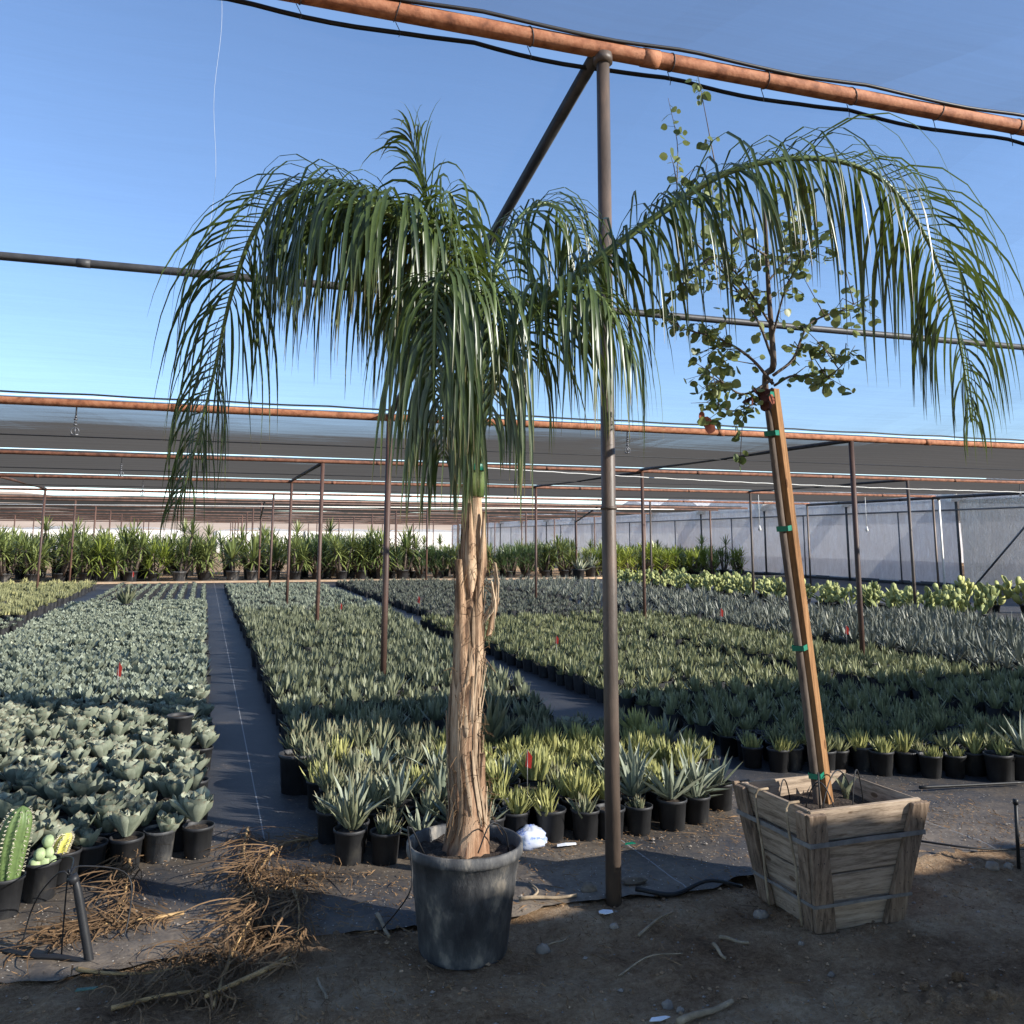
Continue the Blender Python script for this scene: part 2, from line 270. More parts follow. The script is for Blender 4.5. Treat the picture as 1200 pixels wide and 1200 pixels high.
M['hill'] = pmat('dry_hill', [(.3, (.25, .19, .15)), (.7, (.36, .29, .23))], .02, .95)
M['plank'] = pmat('pale_board', [(.3, (.38, .25, .15)), (.7, (.5, .36, .24))], 6, .8)

# ------------------------------------------------------------------ mesh helpers
class MB:
    def __init__(s): s.v = []; s.f = []; s.m = []; s.vary = []; s.tip = []
    def add(s, vs, fs, mi=0, vary=.5, tips=None):
        o = len(s.v); s.v += [tuple(p) for p in vs]; s.f += [tuple(i+o for i in f) for f in fs]; s.m += [mi]*len(fs)
        s.vary += [vary]*len(vs); s.tip += tips if tips else [0.]*len(vs)
    def box(s, c, size, mat3=None, mi=0):
        x, y, z = (a/2 for a in size); vs = [Vector((i*x, j*y, k*z)) for i in (-1, 1) for j in (-1, 1) for k in (-1, 1)]
        if mat3: vs = [mat3 @ p for p in vs]
        s.add([p+Vector(c) for p in vs], [(0, 1, 3, 2), (4, 6, 7, 5), (0, 4, 5, 1), (2, 3, 7, 6), (0, 2, 6, 4), (1, 5, 7, 3)], mi)
    def prism(s, a4, b4, mi=0):
        s.add(list(a4)+list(b4), [(3, 2, 1, 0), (4, 5, 6, 7), (0, 1, 5, 4), (1, 2, 6, 5), (2, 3, 7, 6), (3, 0, 4, 7)], mi)
    def tube(s, pts, r, n=8, mi=0, cap=True, vary=.5):
        pts = [Vector(p) for p in pts]; k = len(pts); rr = r if isinstance(r, (list, tuple)) else [r]*k
        vs = []; fs = []; prev = None
        for i, p in enumerate(pts):
            t = (pts[min(i+1, k-1)]-pts[max(i-1, 0)])
            if t.length < 1e-9: t = Vector((0, 0, 1))
            t.normalize()
            if prev is None: a = t.orthogonal().normalized()
            else:
                a = prev - t*prev.dot(t)
                a = a.normalized() if a.length > 1e-6 else t.orthogonal().normalized()
            prev = a; b = t.cross(a)
            for j in range(n):
                q = 2*math.pi*j/n; vs.append(p+(a*math.cos(q)+b*math.sin(q))*rr[i])
        for i in range(k-1):
            for j in range(n): fs.append((i*n+j, i*n+(j+1) % n, (i+1)*n+(j+1) % n, (i+1)*n+j))
        if cap: fs += [tuple(range(n-1, -1, -1)), tuple((k-1)*n+j for j in range(n))]
        s.add(vs, fs, mi, vary)
    def lathe(s, prof, n=24, c=(0, 0, 0), mi=0, wob=0):
        vs = []; fs = []
        for (r, z) in prof:
            for j in range(n):
                q = 2*math.pi*j/n; rr = r*(1+wob*noise.noise((math.cos(q)*1.5, math.sin(q)*1.5, z*4)))
                vs.append((c[0]+rr*math.cos(q), c[1]+rr*math.sin(q), c[2]+z))
        for i in range(len(prof)-1):
            for j in range(n): fs.append((i*n+j, i*n+(j+1) % n, (i+1)*n+(j+1) % n, (i+1)*n+j))
        s.add(vs, fs, mi)
    def build(s, name, mats, parent=None, smooth=True):
        me = bpy.data.meshes.new(name); me.from_pydata(s.v, [], s.f)
        mats = mats if isinstance(mats, (list, tuple)) else [mats]
        for m in mats: me.materials.append(M[m])
        if len(mats) > 1: me.polygons.foreach_set('material_index', s.m)
        if smooth: me.polygons.foreach_set('use_smooth', [True]*len(s.f))
        a = me.attributes.new('vary', 'FLOAT', 'POINT'); a.data.foreach_set('value', s.vary)
        if any(s.tip): a = me.attributes.new('tip', 'FLOAT', 'POINT'); a.data.foreach_set('value', s.tip)
        me.update(); o = bpy.data.objects.new(name, me); COL.objects.link(o)
        if parent: o.parent = parent
        return o
def tag(o, label=None, cat=None, group=None, kind=None):
    for k, v in (('label', label), ('category', cat), ('group', group), ('kind', kind)):
        if v: o[k] = v
    return o
def thing(name, loc=(0, 0, 0), label=None, cat=None, group=None, rz=0):
    o = bpy.data.objects.new(name, None); o.empty_display_size = .1; COL.objects.link(o); o.location = loc; o.rotation_euler = (0, 0, rz)
    return tag(o, label, cat, group)
def child(name, src, parent, mat=None):
    o = bpy.data.objects.new(name, src.data if hasattr(src, 'data') else src); COL.objects.link(o); o.parent = parent; return o
def spline(P, n):
    P = [Vector(p) for p in P]; Q = [P[0]*2-P[1]]+P+[P[-1]*2-P[-2]]; out = []
    m = len(P)-1
    for i in range(n):
        t = i/(n-1)*m; k = min(int(t), m-1); u = t-k; a, b, c, d = Q[k:k+4]
        out.append(.5*((2*b)+(c-a)*u+(2*a-5*b+4*c-d)*u*u+(3*b-a-3*c+d)*u**3))
    # even spacing
    L = [0]
    for i in range(1, n): L.append(L[-1]+(out[i]-out[i-1]).length)
    res = []; j = 0
    for i in range(n):
        s = L[-1]*i/(n-1)
        while j < n-2 and L[j+1] < s: j += 1
        u = (s-L[j])/max(1e-9, L[j+1]-L[j]); res.append(out[j].lerp(out[j+1], min(1, u)))
    return res
ORD = ['first', 'second', 'third', 'fourth', 'fifth', 'sixth', 'seventh', 'eighth', 'ninth', 'tenth', 'eleventh', 'twelfth', 'thirteenth', 'fourteenth', 'fifteenth', 'sixteenth', 'seventeenth', 'eighteenth', 'nineteenth', 'twentieth', 'twenty-first', 'twenty-second', 'twenty-third', 'twenty-fourth', 'twenty-fifth', 'twenty-sixth', 'twenty-seventh', 'twenty-eighth', 'twenty-ninth', 'thirtieth']
_build0 = MB.build
def _build(s, name, mats, parent=None, smooth=True):
    o = _build0(s, name, mats, parent, smooth)
    if parent is not None and parent.type == 'EMPTY' and parent.location.length > 0: o.matrix_parent_inverse = Matrix.Translation(-parent.location)
    return o
MB.build = _build
def nz(x, y, z=0.): return noise.noise((x, y, z))

# ------------------------------------------------------------------ ground, weed fabric
def grid_sheet(name, us, vs, hf, mat):
    us = np.array(us); vs = np.array(vs); V = []
    for y in vs:
        for x in us: V.append((x, y, hf(x, y)))
    n = len(us); F = [(j*n+i, j*n+i+1, (j+1)*n+i+1, (j+1)*n+i) for j in range(len(vs)-1) for i in range(n-1)]
    m = MB(); m.add(V, F); return m.build(name, mat)
def ground_h(x, y):
    if not (-4 < x < 7 and 1 < y < 7): return 0.
    e = max(0, min(1, (4.35-y)/.3))*max(0, min(1, (y-1)/.8))*max(0, min(1, (x+4)/.8))*max(0, min(1, (7-x)/.8))
    h = .035*nz(x*1.1, y*1.1)+.022*nz(x*4, y*4, 3)+.013*nz(x*13, y*13, 5)+.011*abs(nz(x*27, y*27, 9))
    d = math.hypot((x-2.62)/.5, (y-2.8)/.22)
    if d < 1: h += .05*(1-d)*(1+2*abs(nz(x*16, y*16)))
    return (h-.004)*e
us = [-600, -150, -60, -25, -12, -6]+list(np.linspace(-4, 7, 300))+[9, 14, 25, 60, 150, 600]
vs = [-600, -150, -40, -12, -4, -1]+list(np.linspace(1, 4.6, 150))+[5.5, 8, 14, 25, 50, 110, 300, 1500]
tag(grid_sheet('ground', us, vs, ground_h, 'ground'), 'brown bare soil ground of the nursery yard', 'ground', kind='structure')
def fab_edge(x): return 4.03+.09*nz(x*1.3, 0)+.05*nz(x*5, 2)+.02*nz(x*17, 4)
us = list(np.linspace(-12, -3, 10))+list(np.linspace(-2.9, 6, 260))+list(np.linspace(6.4, 26, 20))
V = []; F = []; nv = 60
for j in range(nv):
    for x in us:
        e = fab_edge(x); t = j/(nv-1); y = e+(7.2-e)*t if j < nv-1 else 35.5
        k = max(0, 1-(y-e)/.45); z = .008+.028*k*abs(nz(x*5, y*9, 7))+.006*nz(x*3, y*3, 1)*(1 if y < 7 else 0)+(.004 if j else -.006)
        V.append((x, y, max(z, .004 if j else -.01)))
n = len(us); F = [(j*n+i, j*n+i+1, (j+1)*n+i+1, (j+1)*n+i) for j in range(nv-1) for i in range(n-1)]
m = MB(); m.add(V, F); tag(m.build('path', 'fabric'), 'black woven weed fabric laid over the paths between beds', 'path', kind='structure')
m = MB(); m.add([(-12, 35.4, .02), (26, 35.4, .02), (26, 36.0, .02), (-12, 36.0, .02), (-12, 35.4, .07), (26, 35.4, .07), (26, 36.0, .07), (-12, 36.0, .07)], [(4, 5, 6, 7), (0, 1, 5, 4), (1, 2, 6, 5), (2, 3, 7, 6), (3, 0, 4, 7)])
tag(m.build('border_board', 'plank', smooth=False), 'pale board edging across the far end of the beds', 'edging board')

# ------------------------------------------------------------------ shade house
ROW = [-1.9, 4.024, 9.709, 15.70, 21.64, 27.6]; ZR = [2.9, 4.116, 2.902, 2.902, 2.902, 2.902]
COLS = [-10.2, -4.2, 1.824, 7.819, 14.023, 20.2]
ROWN = ['behind the viewer', 'nearest', 'second', 'third', 'fourth', 'fifth']
def pipe(name, a, b, r, mat, label, cat, group=None, n=12, joints=True):
    a = Vector(a); b = Vector(b); m = MB(); m.tube([a, b], r, n)
    if joints:
        k = int((b-a).length/3.05)
        for i in range(1, k+1):
            p = a+(b-a)*(i/(k+.6)); d = (b-a).normalized()*.045; m.tube([p-d, p+d], r*1.08, n)
    return tag(m.build(name, mat), label, cat, group)
for i in range(0, 6):
    r = .047 if i == 1 else (.04 if i == 2 else .032)
    pipe('roof_pipe', (-16 if i else 1, ROW[i], ZR[i]), (22 if i < 2 else 20.3, ROW[i], ZR[i]), r, 'rust' if i < 3 else 'rust_dark', ['rusty roof pipe at the back of the shade house', 'thick rusty orange roof pipe crossing the top of the view, on the tall front post', 'rusty roof pipe passing behind both palm crown and tree stake, with hanging sprinklers', 'third rusty roof pipe from the front, with a white cord under it', 'fourth rusty roof pipe from the front, above the grey beds', 'rusty pipe along the far edge of the grey cloth, below it open sky'][i], 'roof pipe', 'roof pipes of the shade house')
bp_ = [o for o in bpy.data.objects if o.get('label', '').startswith('thick rusty')][0]; m = MB(); rr_ = random.Random(3)
for u in np.arange(-1, 8, .62):
    u = float(u)+rr_.uniform(-.12, .12); tl = rr_.uniform(-.02, .02); m.tube([(u+tl*math.sin(a), ROW[1]+.049*math.cos(a), ZR[1]+.049*math.sin(a)) for a in np.linspace(0, 6.2832, 15)], .0028, 4, cap=False)
    m.tube([(u, ROW[1]+.04, ZR[1]-.03), (u+.03, ROW[1]+.06, ZR[1]-.07), (u+.02, ROW[1]+.05, ZR[1]-.1)], .0022, 4)
m.build('tie_wire', 'dark_pipe', bp_)
for v, z in ((12.7, 2.875), (18.7, 2.875), (24.6, 2.875)):
    m = MB(); m.tube([(-16, v, z), (20.2, v, z)], .008, 5); tag(m.build('support_wire', 'black'), 'thin dark wire under the grey cloth %s' % {12.7: 'between second and third roof pipes', 18.7: 'between third and fourth roof pipes', 24.6: 'just before the far edge pipe'}[v], 'wire', 'support wires under the cloth')
pipe('purlin', (-16, 6.86, 3.52), (22, 6.86, 3.52), .03, 'dark_pipe', 'dark pipe under the sloping cloth, midway between the two front roof pipes', 'roof pipe', 'roof pipes of the shade house')  # pipe stands in shade; that darkness is put into its colour
pipe('eave_pipe', (20.2, 8.5, 2.86), (20.2, 27.6, 2.86), .045, 'dark_pipe', 'dark pipe along the right edge of the shade roof, above the film wall', 'roof pipe', 'roof pipes of the shade house')
# rafters
for (c, i, lab) in ((1.824, 1, 'dark sloping pipe from the tall front post down behind the palm'), (1.824, 3, 'short rafter pipe joining the tops of two thin posts left of the palm'), (7.819, 2, 'dark rafter pipe behind the tree stake, running back from a brown post'), (7.819, 3, 'dark rafter pipe under the cloth right of the palm trunk'), (14.023, 3, 'dark rafter pipe under grey cloth in front of the film wall'), (-4.2, 4, 'brown rafter pipe meeting the thin post at the left edge')):
    m = MB(); d = .035 if i == 1 else .03; a = Vector((c-.03 if i == 1 else c, ROW[i], ZR[i]-.02)); b = Vector((c, ROW[i+1], ZR[i+1]+.03))
    if i == 1:
        pts = [a, a.lerp(b, .5), a.lerp(b, .94)+Vector((0, 0, .0)), a.lerp(b, .985)-Vector((0, 0, .01)), b-Vector((0, 0, .03))]
    else: pts = [a, b]
    m.tube(pts, d, 10); tag(m.build('rafter', 'dark_pipe' if i < 4 and c > 1 else 'post_red'), lab, 'rafter', 'rafters of the shade house')
POSTLAB = {(2, 1): 'tall dark steel post standing between the potted palm and the wooden box', (2, 2): 'brown post rising from the middle bed just left of the palm trunk', (2, 3): 'brown post second behind the palm on its left, in the middle bed', (2, 4): 'thin brown post third behind the palm on its left, in the middle bed', (2, 5): 'thinnest brown post left of the palm, at the far end of the middle bed',
           (3, 2): 'brown post standing right of the leaning tree stake', (3, 3): 'brown post just right of the tall front post, in the far bed', (3, 4): 'thin brown post between palm trunk and tall front post', (3, 5): 'thin post far behind, right of the palm trunk among the yuccas',
           (4, 3): 'brown post at right in front of the greenhouse film wall, behind prickly pears', (4, 4): 'thin brown post just left of the tree stake before the film wall', (4, 5): 'thin pale post left of the prickly pears near the film wall', (1, 5): 'thin brown post at the left edge, standing in the yellowish bed',
           (5, 4): 'post at the right roof edge paired with a pale pole before the film', (5, 5): 'thin post at the right roof edge behind the tree stake', (5, 3): 'post at the right end of the roof edge beside the prickly pears'}
def post(c, i, k):
    t = thing('roof_post', (c, ROW[i], 0), POSTLAB.get((k, i), 'brown roof post standing outside the frame'), 'post', 'posts of the shade house')
    m = MB(); r = .034 if i == 1 else .033
    dx = -.0 if i != 1 else 0
    m.tube([(c, ROW[i], -.1), (c, ROW[i], .9), (c, ROW[i], ZR[i]-.03)], [r*1.08, r*1.02, r] if i == 1 else r, 14 if i < 3 else 8)
    m.build('pole', 'post' if i < 2 or k > 3 else 'post_red', t)
    if i == 1:
        m = MB(); m.tube([(c, ROW[i], 1.745), (c, ROW[i], 1.76)], .0395, 14); m.build('collar', 'post', t)
        m = MB(); m.tube([(c, ROW[i], 4.04), (c, ROW[i], 4.09)], .05, 14); m.build('saddle', 'post', t)
for k, c in enumerate(COLS):
    for i in (1, 2, 3, 4, 5):
        if i == 1 and k != 2: continue
        if seen((c, ROW[i], .3), 80) or seen((c, ROW[i], 2), 80): post(c, i, k)
t = thing('support_pole', (20.42, 21.64, 0), 'pale pole standing beside the brown post at the right roof edge', 'pole'); m = MB(); m.tube([(20.42, 21.64, 0), (20.42, 21.64, 2.84)], .032, 8); m.build('shaft', 'white_cord', t)
m = MB(); m.tube([(20.42, 21.64, 2.80), (20.42, 21.64, 2.87)], .045, 8); m.build('clamp', 'metal', t)

def scallop(u, per=1.15, amp=.045, ph=0.): return -amp*abs(math.sin(math.pi*(u+ph)/per))
def cloth(v0, z0, v1, z1, label, group='shade cloth panels of the roof', mat='cloth', u0=-16, u1=20.3, du=.25, e0=0., e1=0., sag=.05, nvv=9, wr=.012):
    us = np.arange(u0, u1+.01, du); V = []
    for j in range(nvv):
        t = j/(nvv-1)
        for u in us:
            v = v0+(v1-v0)*t; z = z0+(z1-z0)*t - sag*math.sin(math.pi*t)*(1+.4*math.sin(u*1.05))
            z += wr*nz(u*.9, v*1.5, v0)
            z += scallop(u)*(e0*(1-t)**3+e1*t**3); v -= scallop(u, ph=.4)*.6*(e0*(1-t)**3-e1*t**3)
            V.append((u, v, z))
    n = len(us); m = MB(); m.add(V, [(j*n+i, j*n+i+1, (j+1)*n+i+1, (j+1)*n+i) for j in range(nvv-1) for i in range(n-1)])
    return tag(m.build('shade_cloth', mat), label, 'shade cloth', group)
def edge_cable(v, z, e, sgn, label, r=.013, u0=-16, u1=21, du=.12, mat='black'):
    pts = [(u, v-scallop(u, ph=.4)*.6*e*sgn, z+scallop(u)*e) for u in np.arange(u0, u1, du)]
    m = MB(); m.tube(pts, r, 6); return tag(m.build('edge_cable', mat), label, 'cable', 'black cloth edge cables')
cloth(ROW[0], 2.97, 3.985, 4.172, 'shade cloth overhead on the viewer side of the nearest roof pipe', e1=.5)
cloth(4.115, 4.095, 9.64, 2.965, 'blue looking shade cloth sloping down from the nearest roof pipe behind the palm', e0=.8, e1=.2, nvv=13)
edge_cable(3.985, 4.172, .4, -1, 'black cable along the upper side of the thick front roof pipe', r=.011)
edge_cable(4.115, 4.095, .8, 1, 'wavy black cable hanging just below the thick front roof pipe', r=.013)
for i in (2, 3, 4):
    cloth(ROW[i]+.09, 2.965, ROW[i+1]-.07, 2.965, ['', '', 'grey shade cloth between the second and third roof pipes', 'grey shade cloth between the third and fourth roof pipes', 'grey shade cloth at the far end of the near roof, before the strip of sky'][i], mat='flat_bay_cloth', nvv=7, sag=.05, wr=.006)
edge_cable(9.64, 2.985, .2, -1, 'thin black cable above the second roof pipe', r=.009, u1=20)
edge_cable(15.63, 2.985, .2, -1, 'thin black cable above the third roof pipe', r=.008, u1=20)
# unseen dense strip over the roof, added to cast a dark band on the beds
V = []; us = np.arange(4.7, 20.3, .3); k = 6
for j in range(k):
    for u in us:
        lo = 3.4-max(0, min(1, (u-5)/2.6))*1.95-max(0, min(1, (u-7.6)/3.4))*.7+.12*nz(u, 1); hi = 3.75-max(0, min(1, (u-5)/2.5))*.85+.1*nz(u*.8, 7); v = lo+(hi-lo)*j/(k-1)
        V.append((u, v, 2.97+(v+1.9)/5.885*1.215+.07+.02*nz(u*2, v*2)))
n = len(us); m = MB(); m.add(V, [(j*n+i, j*n+i+1, (j+1)*n+i+1, (j+1)*n+i) for j in range(k-1) for i in range(n-1)])
tag(m.build('shade_cloth', 'shade_blocker'), 'unseen dense strip over the roof, added to cast a shade band on the beds', 'shade cloth', 'shade cloth panels of the roof')
# far part of the roof beyond the strip of open sky
FR = [31.4, 33.6, 39.6, 45.6, 51.6, 57.6, 63.6, 69.6, 75.6]
for i, v in enumerate(FR):
    m = MB(); m.tube([(-34, v, 2.86), (20.2, v, 2.86)], .036, 6); tag(m.build('roof_pipe', 'post_red'), 'rusty roof pipe of the far shade roof beyond the strip of sky', 'roof pipe', 'roof pipes of the far shade roof')
    if i: cloth(FR[i-1]-.03, 2.93, v+.03, 2.95, 'grey shade cloth of the far roof beyond the strip of sky', 'shade cloth panels of the far roof', u0=-34, du=1.0, nvv=4, sag=.08)
m = MB(); m.tube([(0, 0, 0), (0, 0, 2.86)], .036, 6); fp = m.build('roof_post', 'post_red'); first = True
for v in FR[1:]:
    for c in np.arange(-28.2, 21, 6.0):
        c = float(c)+.024
        if not seen((c, v, 1.6), 60): continue
        o = fp if first else fp.copy()
        if not first: COL.objects.link(o)
        first = False; o.location = (c, v, 0); tag(o, 'thin rusty post under the far shade roof, beyond the potted yuccas', 'post', 'posts of the far shade roof')
for c in (1.8, 13.8):
    m = MB(); m.tube([(c, 31.4, 2.83), (c, 33.6, 2.3)], .03, 6); tag(m.build('brace', 'dark_pipe'), 'dark diagonal brace under the far roof, %s of the palm trunk' % ('left' if c < 5 else 'right'), 'brace')
m = MB(); a = on_v(-60, 590.5, 30.2); b = on_v(790, 597, 30.2); m.tube([a, b], .014, 5); tag(m.build('overhead_cord', 'white_cord'), 'pale cord stretched across the strip of sky beyond the near roof', 'cord')
# white cord in front of the third pipe
a = on_v(535, 546.5, 14.6); b = on_v(1230, 577.5, 14.6); m = MB()
pts = [a.lerp(b, i/90)+Vector((0, 0, -.06*math.sin(math.pi*i/90)+.004*math.sin(i*1.7))) for i in range(91)]
m.tube(pts, .009, 5); tag(m.build('overhead_cord', 'white_cord'), 'twisted white cord strung across the view under the third roof pipe', 'cord')
m = MB(); a = at(259, -20, 4.9); b = at(247, 280, 4.9)
m.tube([a.lerp(b, i/30)+Vector((.012*math.sin(i*.35), 0, 0)) for i in range(31)], .0008, 4); tag(m.build('hanging_thread', 'white_cord'), 'thin white thread hanging down left of the palm crown', 'thread')

# hanging sprinklers
def sprinkler(x, y0, v, L, z0, label):
    p = on_v(x, y0, v); p.z = z0; t = thing('hanging_sprinkler', p, label, 'sprinkler', 'sprinklers hanging from the roof pipes'); m = MB()
    m.tube([p, p-Vector((0, 0, L*.45))], .008, 6); m.build('hanger', 'black', t); m = MB()
    for i in range(4): m.tube([p-Vector((0, 0, L*(.3+.1*i))), p-Vector((0, 0, L*(.36+.1*i)))], .017 if i % 2 else .012, 8)
    m.build('weight', 'metal', t); m = MB()
    c = p-Vector((0, 0, L*.86)); r = L*.13
    m.tube([c+Vector((r*math.cos(a), 0, r*math.sin(a))) for a in np.linspace(0, 2*math.pi, 17)], .006, 5, cap=False)
    m.tube([p-Vector((0, 0, L*.7)), p-Vector((0, 0, L))], .009, 6); m.tube([c-Vector((r, 0, r)), c+Vector((r, 0, -r))], .008, 6); m.build('nozzle', 'metal', t)
sprinkler(90, 476, 9.70, .27, 2.86, 'grey sprinkler hanging from the second roof pipe at the far left')
sprinkler(735, 506, 9.70, .25, 2.86, 'sprinkler hanging from the second roof pipe just right of the tall front post')
sprinkler(143, 536, 15.70, .29, 2.86, 'small sprinkler hanging from the third roof pipe behind the left palm frond')
sprinkler(168, 561, 21.64, .33, 2.86, 'tiny sprinkler hanging from the fourth roof pipe behind the left frond')
sprinkler(1195, 569, 15.70, .26, 2.86, 'sprinkler hanging from the third roof pipe at the right edge')
sprinkler(815, 588, 27.6, 1.0, 2.86, 'long white dropper with sprinkler before the film wall, left of the tree stake') if False else None
for x, v, lab in ((889, 21.64, 'long thin sprinkler dropper in front of the film wall, left of tree stake'), (1014, 21.64, 'long thin sprinkler dropper in front of the film wall, right of a brown post')):
    p = on_v(x, 588, v); p.z = 2.84; t = thing('hanging_sprinkler', p, lab, 'sprinkler', 'sprinklers hanging from the roof pipes')
    m = MB(); m.tube([p, p-Vector((0, 0, .85))], .008, 5); m.build('hanger', 'white_cord', t); m = MB(); m.lathe([(.001, -.98), (.05, -.95), (.03, -.88), (.012, -.82)], 8, p); m.build('nozzle', 'white_cord', t)

# ------------------------------------------------------------------ greenhouse with film walls on the right
gh = thing('greenhouse', (25, 25.4, 0), 'long greenhouse with wrinkled translucent film wall and curved roofs behind the prickly pears', 'greenhouse')
GV = [25.6+5.85*i for i in range(-2, 13)]
def film_wall(a, b, z0, z1, name, mat, n=24):
    V = []
    for j in range(8):
        for i in range(n):
            y = a+(b-a)*i/(n-1); z = z0+(z1-z0)*j/7; V.append((25+.07*nz(y*.8, z*.8)+.02*nz(y*4, z*2), y, z))
    m = MB(); m.add(V, [(j*n+i, j*n+i+1, (j+1)*n+i+1, (j+1)*n+i) for j in range(7) for i in range(n-1)]); return m.build(name, mat, gh)
film_wall(13, 25.55, .12, 3.05, 'end_wall', 'film_clear', 40)
m = MB(); m.add([(25.05, 25.6, 0), (55, 25.6, 0), (55, 25.6, 3), (25.05, 25.6, 3)], [(0, 1, 2, 3)]); m.build('inner_wall', 'film', gh, smooth=False)
m = MB(); m.add([(25.05, GV[0], 0), (55, GV[0], 0), (55, GV[0], 3), (25.05, GV[0], 3)], [(0, 1, 2, 3)]); m.build('end_wall', 'film', gh, smooth=False)
m = MB(); m.add([(55, GV[0], 0), (55, GV[-1], 0), (55, GV[-1], 3), (55, GV[0], 3)], [(0, 1, 2, 3)]); m.build('side_wall', 'film', gh, smooth=False)
film_wall(25.65, GV[-1], .12, 2.72, 'end_wall', 'film', 160)
V = []; n = 260   # corrugated strip over the film
for j in range(2):
    for i in range(n): V.append((24.96+.025*(i % 2), 25.65+(GV[-1]-25.65)*i/(n-1), 2.66+.4*j))
m = MB(); m.add(V, [(i, i+1, n+i+1, n+i) for i in range(n-1)]); m.build('upper_strip', 'film', gh, smooth=False)
m = MB(); m.box((25.02, 57, .08), (.05, 90, .16)); m.build('base_board', 'dark_pipe', gh)
for i, v in enumerate(GV[:-1]):
    a, b = v, GV[i+1]; arc = [(a+(b-a)*k/16, 3.02+1.0*math.sin(math.pi*k/16)**.75) for k in range(17)]
    m = MB(); m.add([(25.05, y, z) for y, z in arc]+[(25.05, (a+b)/2, 3.02)], [(k, k+1, 17) for k in range(16)]); m.build('gable', 'film', gh, smooth=False)
    m = MB(); m.add([(25.06, y, z) for y, z in arc]+[(55, y, z) for y, z in arc], [(k, k+1, 18+k, 17+k) for k in range(16)]); m.build('curved_roof', 'film', gh)
    m = MB(); m.tube([(24.9, v, 0), (24.9, v, 3.05)], .045, 8); m.build('wall_post', 'dark_pipe', gh)
    m = MB(); m.tube([(24.93, (a+b)/2, 0), (24.93, (a+b)/2, 2.7)], .03, 6); m.build('wall_post', 'metal', gh)
    m = MB(); m.prism([(24.6, v-.5, 3.42), (24.6, v+.5, 3.42), (24.6, v+.06, 2.98), (24.6, v-.06, 2.98)], [(55, v-.5, 3.42), (55, v+.5, 3.42), (55, v+.06, 2.98), (55, v-.06, 2.98)]); m.build('gutter', 'white_film', gh, smooth=False)
m = MB(); m.tube([(24.9, 25.0, .15), (24.9, 22.0, 2.8)], .035, 8); m.build('brace', 'metal', gh)
m = MB(); m.tube([(24.9, 21.9, 0), (24.9, 21.9, 3.0)], .03, 8); m.build('wall_post', 'metal', gh)
m = MB(); m.tube([(24.9, 13, 2.7), (24.9, 95, 2.7)], .03, 6); m.build('wall_rail', 'metal', gh)

# ------------------------------------------------------------------ far off: white greenhouses, hills
def far_house(x, y, w_, d, h, lab):
    t = thing('white_greenhouse', (x, y, 0), lab, 'greenhouse', 'white greenhouses far behind the roof'); m = MB()
    m.prism([(x, y, 0), (x+w_, y, 0), (x+w_, y+d, 0), (x, y+d, 0)], [(x, y, h), (x+w_, y, h), (x+w_, y+d, h), (x, y+d, h)]); m.build('wall', 'white_film', t, smooth=False)
    n = max(1, int(w_/9))
    for i in range(n):
        a = x+w_*i/n; b = x+w_*(i+1)/n; arc = [(a+(b-a)*k/10, h+.01+.35*math.sin(math.pi*k/10)) for k in range(11)]
        m = MB(); m.add([(u, y+.02, z) for u, z in arc]+[(u, y+d, z) for u, z in arc], [(k, k+1, 12+k, 11+k) for k in range(10)]); m.build('curved_roof', 'white_film', t)
        m = MB(); m.tube([(a+.2, y-.06, 0), (a+.2, y-.06, h)], .09, 5); m.build('wall_post', 'metal', t)
far_house(-30, 118, 27, 20, 2.6, 'long white greenhouse far behind the yuccas, left of the path')
far_house(1, 112, 60, 20, 2.5, 'long white greenhouse far behind the yuccas, right of the path')
far_house(-75, 128, 40, 20, 2.8, 'white greenhouse far away at the left edge')
V = []; us = np.linspace(-1400, 1400, 120); vs = np.linspace(420, 1300, 14)
for y in vs:
    for x in us:
        k = math.sin(math.pi*(y-420)/880); V.append((x, y, -1+k*max(0, 26+26*nz(x*.004, y*.004, 2)+8*nz(x*.016, y*.016, 5))))
n = len(us); m = MB(); m.add(V, [(j*n+i, j*n+i+1, (j+1)*n+i+1, (j+1)*n+i) for j in range(13) for i in range(n-1)])
tag(m.build('hills', 'hill'), 'low tan hills on the horizon beyond the nursery', 'hills', kind='structure')
# ------------------------------------------------------------------ rosettes
def leaf(m, L, W, prof, az, e0, e1, r0=.006, z0=0., ns=4, chan=.12, lod=0, vary=.5, mi=0, roll=0.):
    p = Vector((r0*math.cos(az), r0*math.sin(az), z0)); vs = []; tips = []
    side = Vector((-math.sin(az), math.cos(az), 0))
    for i in range(ns+1):
        t = i/ns; e = e0+(e1-e0)*t; d = Vector((math.cos(az)*math.cos(e), math.sin(az)*math.cos(e), math.sin(e)))
        nn = side.cross(d)*-1.0; s2 = side*math.cos(roll)+nn*math.sin(roll)
        wd = W*prof(t)*.5
        if lod: vs += [p-s2*wd, p+s2*wd]; tips += [t]*2
        else: vs += [p-s2*wd+nn*wd*chan, p-nn*wd*chan, p+s2*wd+nn*wd*chan]; tips += [t]*3
        p = p+d*(L/ns)
    k = 2 if lod else 3
    fs = [(i*k+j, i*k+j+1, (i+1)*k+j+1, (i+1)*k+j) for i in range(ns) for j in range(k-1)]
    m.add(vs, fs, mi, vary, tips)
def obov(t): return (.5+1.0*math.sin(math.pi*min(1, t*.82)**1.25))*(1 if t < .8 else max(.03, 1-((t-.8)/.2)**1.6))/1.35
def lanc(t): return (.85+.25*math.sin(math.pi*t))*(1 if t < .45 else max(.04, 1-((t-.45)/.55)**1.3))
def strap(t): return (.6+.4*min(1, t*4))*(1 if t < .7 else max(.05, 1-((t-.7)/.3)**1.5))
GA = 2.39996
